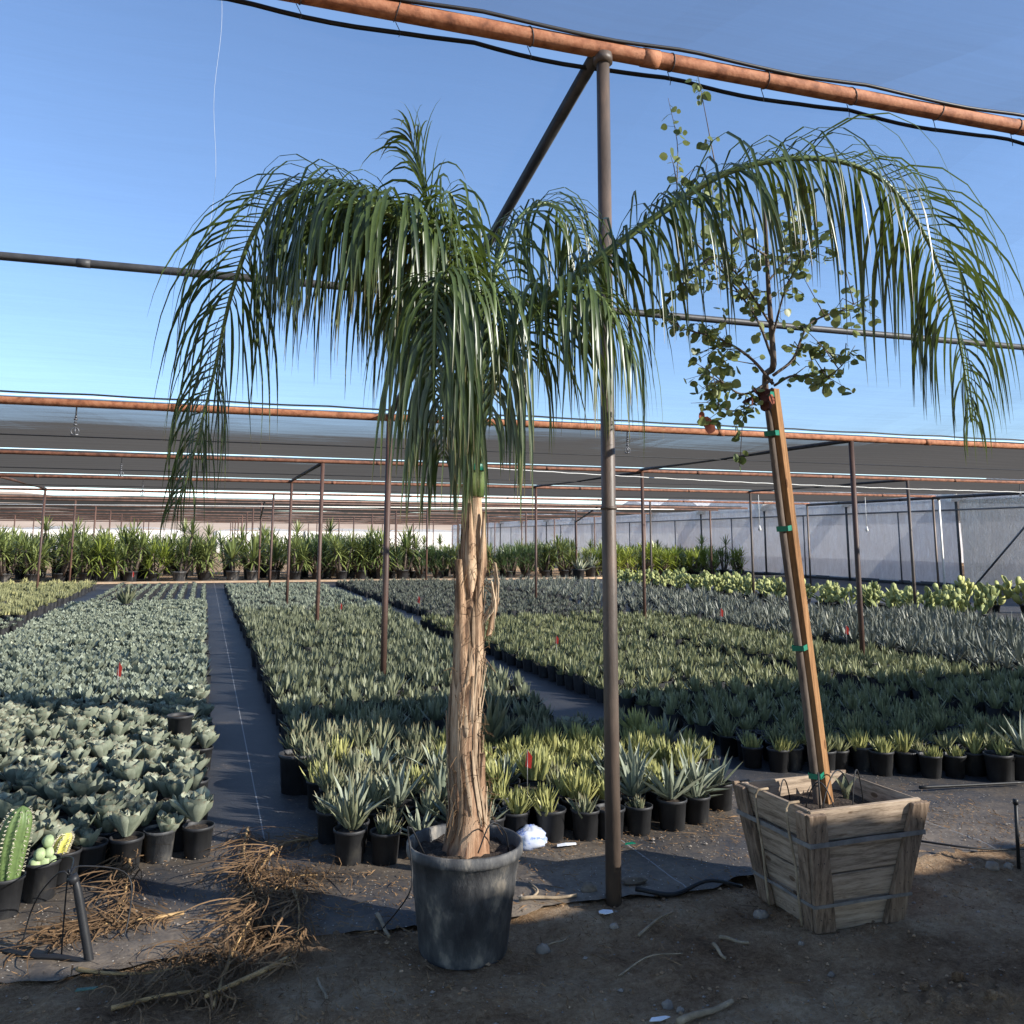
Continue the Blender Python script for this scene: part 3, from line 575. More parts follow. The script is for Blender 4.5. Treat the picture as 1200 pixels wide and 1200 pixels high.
def ros_agave(m, rr, z=0, S=1., lod=0, mi=0):
    n = 22 if not lod else 13
    for k in range(n):
        t = k/(n-1); e = rad(87-38*t+rr.uniform(-9, 9))
        leaf(m, S*rr.uniform(.095, .125)*(1-.2*(1-t)), S*rr.uniform(.044, .06)*(1-.3*(1-t)**2), obov, k*GA+rr.uniform(-.25, .25), e, e+rad(rr.uniform(-14, 14)), .012*t+.004, z, 5 if not lod else 3, .35, lod, rr.random(), mi, rr.uniform(-.15, .15))
def ros_aloe(m, rr, z=0, S=1., lod=0, mi=0):
    n = 30 if not lod else 17
    for k in range(n):
        t = k/(n-1); e = rad(88-48*t+rr.uniform(-9, 9))
        leaf(m, S*rr.uniform(.095, .16)*(1-.2*t), S*rr.uniform(.017, .023)*(1 if not lod else 1.35), lanc, k*GA+rr.uniform(-.4, .4), e, e+rad(rr.uniform(2, 18)), .012+.02*t, z, 4 if not lod else 2, .35, lod, rr.random(), mi)
def ros_clump(m, rr, z=0, S=1., lod=0, mi=0):
    for h in range(4 if not lod else 3):
        a = rr.uniform(0, 6.28); o = MB(); q = rr.uniform(.0, .045)*S
        n = 11 if not lod else 7
        for k in range(n):
            t = k/(n-1); e = rad(88-42*t+rr.uniform(-8, 8))
            leaf(o, S*rr.uniform(.1, .15), S*rr.uniform(.017, .023)*(1 if not lod else 1.35), lanc, k*GA, e, e+rad(12), .006+.01*t, z, 3 if not lod else 2, .35, lod, rr.random(), mi)
        m.add([(x+q*math.cos(a), y+q*math.sin(a), zz) for x, y, zz in o.v], o.f, mi, .5, o.tip); m.vary[-len(o.v):] = o.vary; m.m[-len(o.f):] = o.m
def ros_spiky(m, rr, z=0, S=1., lod=0, mi=0, n=18, w_=.03):
    for k in range(n):
        t = k/(n-1); e = rad(84-66*t+rr.uniform(-8, 8))
        leaf(m, S*rr.uniform(.15, .24), S*w_*rr.uniform(.85, 1.1), lanc, k*GA+rr.uniform(-.3, .3), e, e+rad(rr.uniform(-14, 10)), .012+.01*t, z, 5 if not lod else 3, .4, lod, rr.random(), mi)
def potmesh(m, S=1., mi=0, si=1, n=18, lod=0):
    r1, r2, h = .064*S, .079*S, .165*S
    if lod:
        n = 8; vs = [(r1*math.cos(6.283*j/n), r1*math.sin(6.283*j/n), 0) for j in range(n)]+[(r2*math.cos(6.283*j/n), r2*math.sin(6.283*j/n), h) for j in range(n)]
        m.add(vs, [(j, (j+1) % n, n+(j+1) % n, n+j) for j in range(n)], mi)
        m.add([(r2*.97*math.cos(6.283*j/n), r2*.97*math.sin(6.283*j/n), h*.9) for j in range(n)], [(0, 1, 2, 3), (0, 3, 4, 7), (7, 4, 5, 6)], si); return
    m.lathe([(r1*.9, .0), (r1, .004), (r2*.955, h*.9), (r2*1.03, h*.905), (r2*1.04, h*.99), (r2*1.0, h), (r2*.95, h*.985), (r2*.93, h*.88)], n, mi=mi)
    o = len(m.v); vs = [(r2*.94*math.cos(6.283*j/n), r2*.94*math.sin(6.283*j/n), h*.88) for j in range(n)]+[(0, 0, h*.9)]
    m.add(vs, [(j, (j+1) % n, n) for j in range(n)], si)
SOILZ = .145
def plant_meshes(fn, mats, n, S=1., z=SOILZ, **kw):
    out = []
    for i in range(n):
        rr = random.Random(hash_(fn.__name__)+i*31+int(S*10)); m = MB(); fn(m, rr, z, S, **kw); o = m.build('plant', mats); out.append(o.data); bpy.data.objects.remove(o)
    return out
def hash_(s): return sum(ord(c)*(i+3) for i, c in enumerate(s))
m = MB(); potmesh(m); _o = m.build('pot', ['pot', 'soil']); POT = _o.data; bpy.data.objects.remove(_o)
m = MB(); potmesh(m, mi=0); _o = m.build('pot', ['old_pot', 'soil']); POT_OLD = _o.data; bpy.data.objects.remove(_o)
PL = {'agave': plant_meshes(ros_agave, 'agave', 7, 1.12), 'aloe': plant_meshes(ros_aloe, 'aloe', 6, 1.), 'olive': plant_meshes(ros_aloe, 'aloe_olive', 6, .92),
      'clump': plant_meshes(ros_clump, 'yellow_leaf', 6, 1.0), 'clump_grey': plant_meshes(ros_clump, 'aloe', 5, 1.0), 'spiky': plant_meshes(ros_spiky, 'agave_blue', 5, 1.), 'big': plant_meshes(ros_aloe, 'aloe', 2, 1.55)}
for k in PL:
    for me in PL[k]: pass
def potted(name, x, y, kind, label, cat, group, s=1., sp=None, pot=None, z=0.):
    t = thing(name, (x, y, z), label, cat, group, R.uniform(0, 6.28)); t.scale = (s, s, s)
    child('pot', pot or POT, t)
    if kind:
        p = child('plant', R.choice(PL[kind]), t); p.rotation_euler = (R.uniform(-.16, .16), R.uniform(-.16, .16), R.uniform(0, 6.28)); q = (sp or R.uniform(.88, 1.12))*R.choice((.8, .92, 1, 1, 1.08, 1.14)); p.scale = (q, q, q*R.uniform(.92, 1.08))
    return t

# templates for the masses
def template(fn, cnt, S, pot=True, **kw):
    out = []
    for i in range(cnt):
        rr = random.Random(hash_(fn.__name__)+i*17+5); m = MB(); fn(m, rr, SOILZ, S, lod=1, **kw)
        if pot: potmesh(m, 1., 1, 2, lod=1)
        out.append((np.array(m.v), np.array(m.f), np.array(m.m), np.array(m.vary)))
    return out
def mass(name, temps, pts, mats, label, cat, kind='stuff'):
    Vs, Fs, Ms, As = [], [], [], []; o = 0
    for (x, y, s, zs) in pts:
        V, F, mi, va = temps[R.randrange(len(temps))]; a = R.uniform(0, 6.28); c, sn = math.cos(a)*s, math.sin(a)*s
        P = np.empty_like(V); P[:, 0] = V[:, 0]*c-V[:, 1]*sn+x; P[:, 1] = V[:, 0]*sn+V[:, 1]*c+y; P[:, 2] = V[:, 2]*s*zs
        Vs.append(P); Fs.append(F+o); Ms.append(mi); As.append(np.clip(va*.7+R.random()*.3, 0, 1)); o += len(V)
    V = np.concatenate(Vs); F = np.concatenate(Fs); Mi = np.concatenate(Ms); A = np.concatenate(As)
    me = bpy.data.meshes.new(name); me.vertices.add(len(V)); me.vertices.foreach_set('co', V.astype(np.float32).ravel())
    me.loops.add(F.size); me.loops.foreach_set('vertex_index', F.astype(np.int32).ravel())
    me.polygons.add(len(F)); me.polygons.foreach_set('loop_start', np.arange(0, F.size, 4, dtype=np.int32)); me.polygons.foreach_set('material_index', Mi.astype(np.int32))
    for mt in mats: me.materials.append(M[mt])
    a = me.attributes.new('vary', 'FLOAT', 'POINT'); a.data.foreach_set('value', A.astype(np.float32)); me.update(); me.validate()
    ob = bpy.data.objects.new(name, me); COL.objects.link(ob); return tag(ob, label, cat, None, kind)

# ------------------------------------------------------------------ left bed: broad grey agaves
nA = 0; rest = []
row = 0; y = 5.2
rowpts = []
while y < 31.4:
    sp = .158 if y < 22.5 else .27
    xs = []; x = .03
    while x > -2.62: xs.append(x); x -= sp*R.uniform(.97, 1.03)
    off = .09*(row % 2) if y < 22.5 else 0
    rowpts.append((y, [q-off for q in xs])); y += .15 if y < 22.5 else .3; row += 1
front_lab = ['corner agave of the left bed, nearest the dark path, in a black pot', 'broad grey agave in a worn grey pot, second from path in the front row', 'broad grey agave third from the path in the front row of the left bed', 'broad grey agave fourth from the path in the front row, above the fallen fronds', 'broad grey agave fifth from the path in the front row, behind the small cactus', 'broad grey agave in the front row behind the ribbed cactus']
for ri, (y, xs) in enumerate(rowpts):
    for ci, x in enumerate(xs):
        jx, jy = R.uniform(-.022, .022), R.uniform(-.022, .022); px, py = x+jx, y+jy+.36*min(0, max(x, -1.6))*max(0, 1-ri*.06)
        if py > 22.5: px, py = x+jx*.6, y+jy*.5
        big = 1.0 if y < 22 else .8
        if not seen((px, py, .2), 25):
            if seen((px, py, .2), 260): rest.append((px, py, 1.08*big*R.uniform(.9, 1.12), R.uniform(.92, 1.1)))
            continue
        if (ri == 10 and ci == 0): continue
        if nA < 290 and y < 8.9:
            if ri == 0: lab = front_lab[min(ci, 5)]
            elif ri < 7: lab = 'grey agave, %s row of the left bed, %s from the path' % (ORD[ri], ORD[ci])
            else: lab = 'broad leaved grey agave in black pot, packed in the middle of the left bed'
            potted('potted_agave', px, py, 'agave', lab, 'potted agave', 'broad grey agaves in the left bed', R.uniform(.93, 1.03), R.uniform(.88, 1.12), POT_OLD if (ri, ci) in ((0, 1), (2, 3), (1, 4)) else POT); nA += 1
        else: rest.append((px, py, big*R.uniform(.92, 1.14), R.uniform(.95, 1.15)))
TA = template(ros_agave, 8, 1.02)
mass('agave_bed', TA, rest, ['agave', 'pot', 'soil'], 'dense mass of grey broad leaved agaves filling the back of the left bed', 'agave bed')
potted('empty_pot', -.1, 7.04, None, 'empty black pot sitting on top of the agaves at the edge of the left bed', 'pot', None, 1.12, z=.2)
# a larger dark agave standing above the left bed
p = ground_at(147, 712, .2); potted('potted_agave', p.x, p.y, 'big', 'single dark spiky agave standing above the grey plants far back in the left bed', 'potted agave', None, 1.7)

def bed(xl, xr, y0, y1, sp, spy, skip=0., sc=(.9, 1.12), front=None, drop=None):
    out = []; y = y0; r = 0
    while y < y1:
        a, b = xl(y), xr(y); x = a+.06+(sp/2 if r % 2 else 0)
        while x < b:
            px, py = x+R.uniform(-.03, .03)*sp/.18, y+R.uniform(-.03, .03)*sp/.18; x += sp
            if front and py < front(px): continue
            if R.random() < skip or not seen((px, py, .2), 260): continue
            if drop and drop(px, py): continue
            out.append((px, py, R.uniform(*sc)*R.choice((.82, .95, 1, 1, 1.05, 1.15)), R.uniform(.8, 1.15)))
        y += spy; r += 1
    return out
TO = template(ros_aloe, 8, 1.0); TOs = template(ros_aloe, 6, .8); TC = template(ros_clump, 6, 1.); TS = template(ros_spiky, 6, 1.05, n=17, w_=.026)
# far left beds
mass('succulent_bed', TC, bed(lambda y: -9.5, lambda y: -3.2, 19.6, 32, .2, .2), ['olive_yellow', 'pot', 'soil'], 'low yellowish succulents in a bed at the far left', 'succulent bed')
mass('succulent_bed', template(ros_agave, 5, .8), bed(lambda y: -7.5, lambda y: -3.0, 13, 18.6, .2, .2), ['agave', 'pot', 'soil'], 'low grey succulents in a bed at the left edge nearer than the yellowish ones', 'succulent bed')
# middle bed
RB = lambda y: 2.98 if y < 8.6 else min(3.75, 2.98+(y-8.6)*.06)
mass('aloe_bed', TO, bed(lambda y: .68, RB, 7.25, 19, .148, .148, .02, (.85, 1.15), None, lambda x, y: (y < 8.1 and x > 2.2 and R.random() < .75)), ['aloe', 'pot', 'soil'], 'dense mass of narrow leaved grey green plants in the middle bed, around two posts', 'aloe bed')
mass('agave_bed', TOs, bed(lambda y: .66, RB, 19, 31.3, .19, .19, .02, (.8, .98)), ['agave', 'pot', 'soil'], 'low grey plants filling the far end of the middle bed', 'agave bed')
# right bed and the ones beyond
CF = lambda x: 5.82-.52*(x-3.76) if x < 5.4 else 4.97
lastC = 6.55
mass('aloe_bed', TO, bed(lambda y: 3.78, lambda y: 6.22, lastC+.12, 16.7, .142, .142, .01, (.78, 1.0)), ['aloe_olive', 'pot', 'soil'], 'dense mass of olive green narrow leaved plants in the right bed behind tree stake', 'aloe bed')
mass('aloe_bed', TO, bed(lambda y: 6.62, lambda y: 8.35, 5.4, 16.7, .145, .145, .01, (.8, 1.02)), ['aloe_olive', 'pot', 'soil'], 'strip of olive green plants in the second bed on the right, with a brown post', 'aloe bed')
mass('agave_bed', TS, bed(lambda y: 8.75, lambda y: 13.4, 7.4, 15.2, .185, .185, .02, (.85, 1.15)), ['agave_dark', 'pot', 'soil'], 'dark grey long leaved plants in the far right bed before the prickly pears', 'agave bed')
mass('agave_bed', TOs, bed(lambda y: 4.3, lambda y: 8.2, 17.4, 32.5, .2, .2, .02, (.85, 1.02)), ['agave_dark', 'pot', 'soil'], 'grey low plants in the far bed just right of the palm trunk', 'agave bed')
mass('agave_bed', TS, bed(lambda y: 8.7, lambda y: 13., 16, 31.5, .3, .34, .12, (.8, 1.05)), ['agave_dark', 'pot', 'soil'], 'gappy rows of dark pots with grey plants beyond the tall front post', 'agave bed')

# ------------------------------------------------------------------ front of the middle bed: mixed pots
FL = lambda y: .76-.04*(y-4.8); FRt = lambda y: min(3.36, 2.72+.66*(y-4.76))
nb = 0; r = 0; y = 4.86
names = {'spiky': ('potted_agave', 'blue grey spiky agave', 'potted agave'), 'aloe': ('potted_aloe', 'grey green narrow leaved plant', 'potted aloe'), 'clump': ('potted_succulent', 'yellow green clumping succulent', 'potted succulent'), 'clump_grey': ('potted_succulent', 'grey green clumping succulent', 'potted succulent')}
while y < 7.15:
    x = FL(y)+(.07 if r % 2 else 0); c = 0
    while x < FRt(y):
        px, py = x+R.uniform(-.025, .025), y+R.uniform(-.03, .03)+(.03*math.sin(x*5) if r == 0 else 0)
        q = R.random()
        if r == 0: k = ['aloe', 'clump_grey', 'spiky', 'spiky', 'spiky', 'clump', 'clump', 'clump_grey', None, 'clump_grey', 'spiky', 'spiky', 'spiky'][min(c, 12)]
        elif x < 1.62: k = 'aloe' if q < .62 or y > 6.2 else ('spiky' if q < .82 else ('clump' if q < .92 else 'clump_grey'))
        elif y > 6.35: k = None if q < .3 and x > 2.1 else ('aloe' if q < .75 else 'clump_grey')
        else: k = 'clump' if q < .84 else ('clump_grey' if q < .94 else 'spiky')
        if x > 2.3 and r in (1, 2) and q > .8: k = 'spiky'
        if k == 'aloe' and r > 0 and x < 1.62: spn = R.uniform(1., 1.25)
        else: spn = None
        nm, ds, ct = names.get(k, ('empty_pot', 'empty black nursery pot', 'pot'))
        if r < 3: lab = '%s, %s row of middle bed, %s from left path' % (ds, ['front', 'second', 'third'][r], ORD[c])
        elif x < 1.62: lab = '%s at the front of the middle bed, left of palm' % ds
        else: lab = '%s at the front of the middle bed, right of palm' % ds
        potted(nm, px, py, k, lab, ct, 'mixed pots at the front of the middle bed', R.uniform(.96, 1.06), spn, POT_OLD if q > .93 else POT); nb += 1
        x += .178*R.uniform(.96, 1.06); c += 1
    y += .165; r += 1
potted('potted_aloe', 1.93, 6.35, 'big', 'large dark green spiky clump just right of the palm trunk', 'potted aloe', None, 1.2, 1.15)
potted('potted_agave', 2.62, 6.5, 'agave', 'single pale broad leaved agave above the yellow green plants', 'potted agave', None, 1.15, 1.35)
potted('potted_agave', 3.02, 5.1, 'spiky', 'blue grey spiky agave at the front right corner of the middle bed', 'potted agave', None, 1.0, 1.0)
p = ground_at(338, 930); potted('potted_succulent', p.x+.05, p.y, 'clump_grey', 'wide dark pot at the front left corner of the middle bed by the path', 'potted succulent', None, 1.5, .6)
# front of the right bed
nc = 0; y = 4.97; r = 0
while y < lastC:
    x = 3.8 + (.08 if r % 2 else 0)
    cc = 0
    while x < 6.2:
        px, py = x+R.uniform(-.03, .03), y+R.uniform(-.03, .03)
        x += .165
        if py < CF(px) or not seen((px, py, .2), 30) or nc > 190: continue
        fr = py < CF(px)+.2
        k = ('clump' if fr and R.random() < .75 else 'olive')
        if fr: lab = '%s at the front edge of right bed, %s' % ('short yellow green succulent' if k == 'clump' else 'olive narrow leaved plant', 'left of tree stake' if px < 4.15 else ('above the box' if px < 4.7 else 'right of the box'))
        else: lab = 'olive narrow leaved plant in black pot within front part of right bed'
        potted('potted_succulent' if k == 'clump' else 'potted_aloe', px, py, k, lab, 'potted succulent' if k == 'clump' else 'potted aloe', 'pots at the front of the right bed', R.uniform(.95, 1.05), R.uniform(.85, 1.05), POT_OLD if R.random() > .9 else POT); nc += 1
    y += .16; r += 1
for (px_, py_, lb) in ((1190, 905, 'blue grey spiky agave at the right edge beside a wide empty pot'),):
    p = ground_at(px_+8, py_+10); potted('potted_agave', p.x, p.y, 'spiky', lb, 'potted agave', None, 1.1, 1.2)
p = ground_at(1165, 915); potted('empty_pot', p.x, p.y-.05, None, 'wide empty black pot at the right edge of the front of the right bed', 'pot', None, 1.15)
print('individual agave', nA, 'front', nb, 'right', nc)

# ------------------------------------------------------------------ yuccas and friends along the back
def bigpot(m, r=.2, h=.34, mi=0, si=1, n=14):
    m.lathe([(r*.8, 0), (r*.97, h*.88), (r*1.05, h*.89), (r*1.05, h), (r*.96, h), (r*.95, h*.9)], n, mi=mi); o = [(r*.95*math.cos(6.283*j/n), r*.95*math.sin(6.283*j/n), h*.9) for j in range(n)]+[(0, 0, h*.9)]
    m.add(o, [(j, (j+1) % n, n) for j in range(n)], si)
m = MB(); bigpot(m); _o = m.build('pot', ['pot', 'soil']); BIGPOT = _o.data; bpy.data.objects.remove(_o)
m = MB(); bigpot(m); _o = m.build('pot', ['old_pot', 'soil']); BIGPOT2 = _o.data; bpy.data.objects.remove(_o)
def yucca_mesh(seed, mat, heads, h, L, W, n, arch):
    rr = random.Random(seed); m = MB(); st = MB()
    for k in range(heads):
        a = rr.uniform(0, 6.28); q = rr.uniform(.05, .46); hh = h*rr.uniform(.25, 1.0); top = Vector((q*math.cos(a), q*math.sin(a), .3+hh))
        st.tube([(.4*top.x, .4*top.y, .28), (top.x*.8, top.y*.8, .3+hh*.5), top], [.045, .035, .028], 6)
        for j in range(n):
            t = j/(n-1); e = rad(86-112*t+rr.uniform(-10, 10)); o = MB()
            leaf(o, L*rr.uniform(.75, 1.1), W, strap, j*GA+rr.uniform(-.3, .3), e, e-rad(arch*rr.uniform(.3, 1.3)), .02, 0, 4, .3, 1, rr.random())
            m.add([(x+top.x, y+top.y, z+top.z-.12*t) for x, y, z in o.v], o.f, 0, o.vary[0])
    a = m.build('crown', mat).data; b = st.build('stem', 'bark').data
    for d in (a, b):
        for o in [o for o in bpy.data.objects if o.data == d]: bpy.data.objects.remove(o)
    return a, b
YK = [yucca_mesh(3, 'yucca', 8, .95, .6, .04, 34, 42), yucca_mesh(8, 'yucca', 7, 1.1, .58, .038, 36, 38), yucca_mesh(11, 'yucca', 9, .85, .6, .04, 32, 48), yucca_mesh(15, 'yucca', 1, .55, .72, .045, 60, 10),
      yucca_mesh(21, 'yucca_light', 8, .8, .58, .035, 34, 34), yucca_mesh(24, 'palm_bush', 11, .8, .62, .018, 46, 38), yucca_mesh(27, 'yucca', 4, 1.3, .5, .036, 42, 18)]
def yucca(x, y, kind, lab, s, group='potted yuccas along the back of the beds', name='potted_yucca', cat='potted yucca'):
    t = thing(name, (x, y, 0), lab, cat, group, R.uniform(0, 6.28)); t.scale = (s*1.05, s*1.05, s)
    child('pot', BIGPOT2 if R.random() < .2 else BIGPOT, t); child('crown', YK[kind][0], t); child('stem', YK[kind][1], t)
xl = []; x = .0
i = 0
for side in (-1, 1):
    x = .05 if side < 0 else 1.05; i = 0
    while (x > -12.5 if side < 0 else x < 23.5):
        if side < 0: k = R.choice([0, 1, 2, 2, 0, 4, 6])
        elif x < 2.8: k = R.choice([3, 3, 0])
        elif x < 9: k = R.choice([5, 0, 2, 1, 5, 0])
        elif x < 15: k = R.choice([5, 5, 0, 1, 6, 2])
        else: k = R.choice([4, 4, 0, 4, 6])
        y = 36.6+R.uniform(-.25, .25); ds = {4: 'yellowish strap leaved', 5: 'feathery fine leaved', 3: 'upright single headed', 6: 'tall stemmed'}.get(k, 'bushy dark green')
        lab = '%s potted plant, %s from the path gap on the %s in the front line of the back row' % (ds, ORD[i], 'left' if side < 0 else 'right')
        lab = '%s yucca, %s %s of the path gap in the back row' % (ds, ORD[i], 'left' if side < 0 else 'right')
        yucca(x, y, k, lab, (R.uniform(1.02, 1.28) if k != 3 else 1.2)*(1 if x < 8 else .82)); i += 1; x += side*R.uniform(.66, .9)
for rowy in (38.6, 40.2, 42.2, 44.5):
    x = -14.
    while x < 23.4:
        if not (.15 < x < .95) and seen((x, rowy, 1.5), 30):
            yucca(x, rowy+R.uniform(-.3, .3), R.choice([0, 1, 2, 0, 6, 5 if x > 3 else 1, 4 if x > 13 else 2]), 'green potted yucca partly hidden behind the first line of the back row', R.uniform(1.05, 1.28)*(1 if x < 7 else .76), 'potted yuccas further behind')
        x += R.uniform(.85, 1.15)*(1 if rowy < 40 else 1.5)
# clump of blue agaves and orange plant before the yuccas
for k, (px_, py_) in enumerate(((678, 676), (692, 672), (712, 671))):
    p = ground_at(px_, py_, .2); potted('potted_agave', p.x, p.y, 'spiky', ['large blue grey agave', 'wide blue grey agave', 'smaller blue grey agave'][k]+' at the far end, left of the tall post', 'potted agave', 'blue agaves at the far end', 3.0-.5*(k == 2))
# prickly pears
def pear_mesh(seed, n):
    rr = random.Random(seed); m = MB()
    def pad(p, d, s, depth):
        d = d.normalized(); side = d.cross(Vector((rr.uniform(-1, 1), rr.uniform(-1, 1), .1))).normalized(); nn = side.cross(d); vs = []; N_ = 9
        for sg in (1, -1):
            for k in range(N_):
                q = 2*math.pi*k/N_; r = s*.5; vs.append(p+d*(s*.68-math.cos(q)*s*.68)+side*(math.sin(q)*r*.86*(1.0-.22*math.cos(q)))+nn*sg*s*.03)
        c1 = p+d*s*.62+nn*s*.07; c2 = p+d*s*.62-nn*s*.07; vs += [c1, c2]
        fs = [(k, (k+1) % N_, 2*N_) for k in range(N_)]+[(N_+(k+1) % N_, N_+k, 2*N_+1) for k in range(N_)]+[((k+1) % N_, k, N_+k, N_+(k+1) % N_) for k in range(N_)]
        m.add(vs, fs, 0, rr.random())
        if depth < 3:
            for j in range(rr.choice([1, 2, 2, 3]) if depth else 3):
                a = rr.uniform(-1.1, 1.1); tip = p+d*(s*.62+math.cos(a)*s*.58)+side*math.sin(a)*s*.45
                nd = d*math.cos(a)+side*math.sin(a)+nn*rr.uniform(-.5, .5)+Vector((0, 0, .45)); pad(tip, nd, s*rr.uniform(.72, .95), depth+1)
    for k in range(n): pad(Vector((rr.uniform(-.12, .12), rr.uniform(-.12, .12), .16)), Vector((rr.uniform(-.6, .6), rr.uniform(-.6, .6), 1)), rr.uniform(.13, .19), 1)
    o = m.build('pads', 'opuntia'); d = o.data; bpy.data.objects.remove(o); return d
PP = [pear_mesh(k, 6) for k in (2, 5, 9, 14)]
i = 0
def pear(x, y, lab, s):
    t = thing('prickly_pear', (x, y, 0), lab, 'prickly pear', 'pale prickly pears in front of the film wall', R.uniform(0, 6.28)); t.scale = (s, s, s); p = child('pot', BIGPOT, t); p.scale = (.8, .8, .5); child('pads', R.choice(PP), t)
y = 14.8; i = 0
while y < 30:
    for x in (14.1, 14.9):
        xx, yy = x+R.uniform(-.15, .15)-(y-15)*.015, y+R.uniform(-.15, .15)
        if seen((xx, yy, .5), 60): pear(xx, yy, 'pale yellow green prickly pear, %s pair from the right, %s side' % (ORD[i], 'near' if x < 14.5 else 'far'), R.uniform(.8, 1.05)); 
    y += .62; i += 1
for k, (x, y) in enumerate(((16.2, 17.0), (16.75, 16.6), (17.3, 16.9), (17.7, 16.3), (16.9, 17.4))): pear(x, y, ['leftmost', 'low', 'tall green', 'rightmost', 'rear'][k]+' prickly pear of the group at the right edge', R.uniform(.95, 1.2))
p = ground_at(815, 672, .1); yucca(p.x, p.y, 6, 'single tall yucca standing alone before the film wall, left of the tree stake', .95, None)
# ------------------------------------------------------------------ palm in its pot
PB = Vector((1.06, 3.78, 0)); D0 = 3.6
palm = thing('potted_palm', PB, 'tall potted palm with long drooping fronds and a peeling tan trunk in a grey tub', 'palm')
m = MB(); rp = .232
m.lathe([(.17, -.01), (.178, .01), (.186, .10), (.19, .105), (.199, .2), (.203, .205), (.212, .30), (.216, .306), (.222, .355), (.233, .358), (.236, .372), (.235, .398), (.228, .402), (.219, .395), (.214, .33)], 48, PB, wob=.012)
m.build('tub', 'old_pot', palm)
m = MB(); n = 40; vs = []; fs = []
for j in range(9):
    for i in range(n):
        r = .216*(j+1)/9; a = 6.2832*i/n; vs.append((PB.x+r*math.cos(a), PB.y+r*math.sin(a), .352+.03*nz(r*math.cos(a)*18, r*math.sin(a)*18, 2)+.012*(1-j/8)))
for j in range(8): fs += [(j*n+i, j*n+(i+1) % n, (j+1)*n+(i+1) % n, (j+1)*n+i) for i in range(n)]
m.add(vs, fs); m.add([(PB.x, PB.y, .37)]+vs[:n], [(0, 1+i, 1+(i+1) % n) for i in range(n)]); m.build('soil', 'soil', palm)
# trunk: fibrous, ridged, flared at the foot
tr = spline([PB+Vector((.0, 0, .34)), PB+Vector((.012, 0, .5)), on_v(544, 870, 3.78), on_v(550, 740, 3.78), on_v(552, 640, 3.79), on_v(555, 575, 3.79)], 60)
n = 40; vs = []; fs = []; k = len(tr)
for i, p in enumerate(tr):
    t = i/(k-1); r = .03*(1-t)**8+.057+.006*math.sin(t*3.1)*(1-t)-.022*t**1.5
    if t > .55: r *= 1+.06*math.sin(t*70)
    for j in range(n):
        a = 6.2832*j/n; rr = r*(1+.17*nz(math.cos(a)*2.6, math.sin(a)*2.6, t*2.2)+.2*abs(nz(math.cos(a)*7, math.sin(a)*7, t*5+9))+.05*nz(math.cos(a)*20, math.sin(a)*20, t*9))
        vs.append((p.x+rr*math.cos(a), p.y+rr*math.sin(a), p.z))
for i in range(k-1): fs += [(i*n+j, i*n+(j+1) % n, (i+1)*n+(j+1) % n, (i+1)*n+j) for j in range(n)]
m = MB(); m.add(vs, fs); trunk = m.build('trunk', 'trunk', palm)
# old leaf bases and torn sheaths
def sheath(px, top, a, L, W, out, name='leaf_base', mat='trunk'):
    p0 = on_v(px[0], px[1], 3.78); p1 = on_v(top[0], top[1], 3.78); m = MB(); vs = []; c = Vector((math.sin(a)*.94, -math.cos(a), 0)); side = Vector((math.cos(a), math.sin(a), 0))
    for i in range(9):
        t = i/8; p = p0.lerp(p1, t)+c*(.04+.006*min(1, t*4)+out*t**2.2); w2 = W*min(1, .12+t*4)*(1-.75*t)*(1+.3*nz(t*9, a, L))
        vs += [p-side*w2, p+c*.014, p+side*w2, p+c*(-.012)]
    m.add(vs, [(i*4+j, i*4+(j+1) % 4, i*4+4+(j+1) % 4, i*4+4+j) for i in range(8) for j in range(4)]+[(0, 1, 2, 3), (35, 34, 33, 32)]); m.build(name, mat, palm)
sheath((546, 835), (541, 655), -.5, 1, .05, .012); sheath((553, 800), (556, 655), .3, 1, .035, .004); sheath((549, 930), (548, 790), .1, 1, .05, .008)
sheath((562, 745), (567, 700), 1.0, 1, .014, .015); sheath((550, 700), (549, 590), -.15, 1, .036, .0); sheath((556, 690), (559, 600), .5, 1, .034, .0); sheath((543, 990), (540, 900), -.6, 1, .045, .006); sheath((554, 990), (556, 880), .5, 1, .045, .006)
m = MB(); rf = random.Random(14)
for i in range(130):   # strips of old fibre lying along the trunk
    k0 = int(rf.uniform(2, 44)); ln = rf.randint(5, 14); a = rf.uniform(0, 6.28); vs = []; wd = rf.uniform(.003, .011); dr = rf.uniform(-.3, .3); lift = rf.uniform(.0, .03)*rf.random(); va = rf.random()
    for q in range(ln+1):
        t = q/ln; k1 = min(59, k0+q); p = tr[k1]; tt = k1/59; r = (.03*(1-tt)**8+.057+.006*math.sin(tt*3.1)*(1-tt)-.022*tt**1.5)*1.1+.003+lift*t**2; aa = a+dr*t; c = Vector((math.cos(aa), math.sin(aa), 0)); sd_ = Vector((-c.y, c.x, 0)); ww = wd*(.3+.7*min(1, t*5))*(1-.8*t**3)
        vs += [p+c*r-sd_*ww, p+c*(r+.003), p+c*r+sd_*ww]
    m.add(vs, [(q*3+j, q*3+j+1, q*3+4+j, q*3+3+j) for q in range(ln) for j in range(2)], 0, va)
m.build('fibre_strips', 'fibre', palm)
m = MB(); rf = random.Random(4)
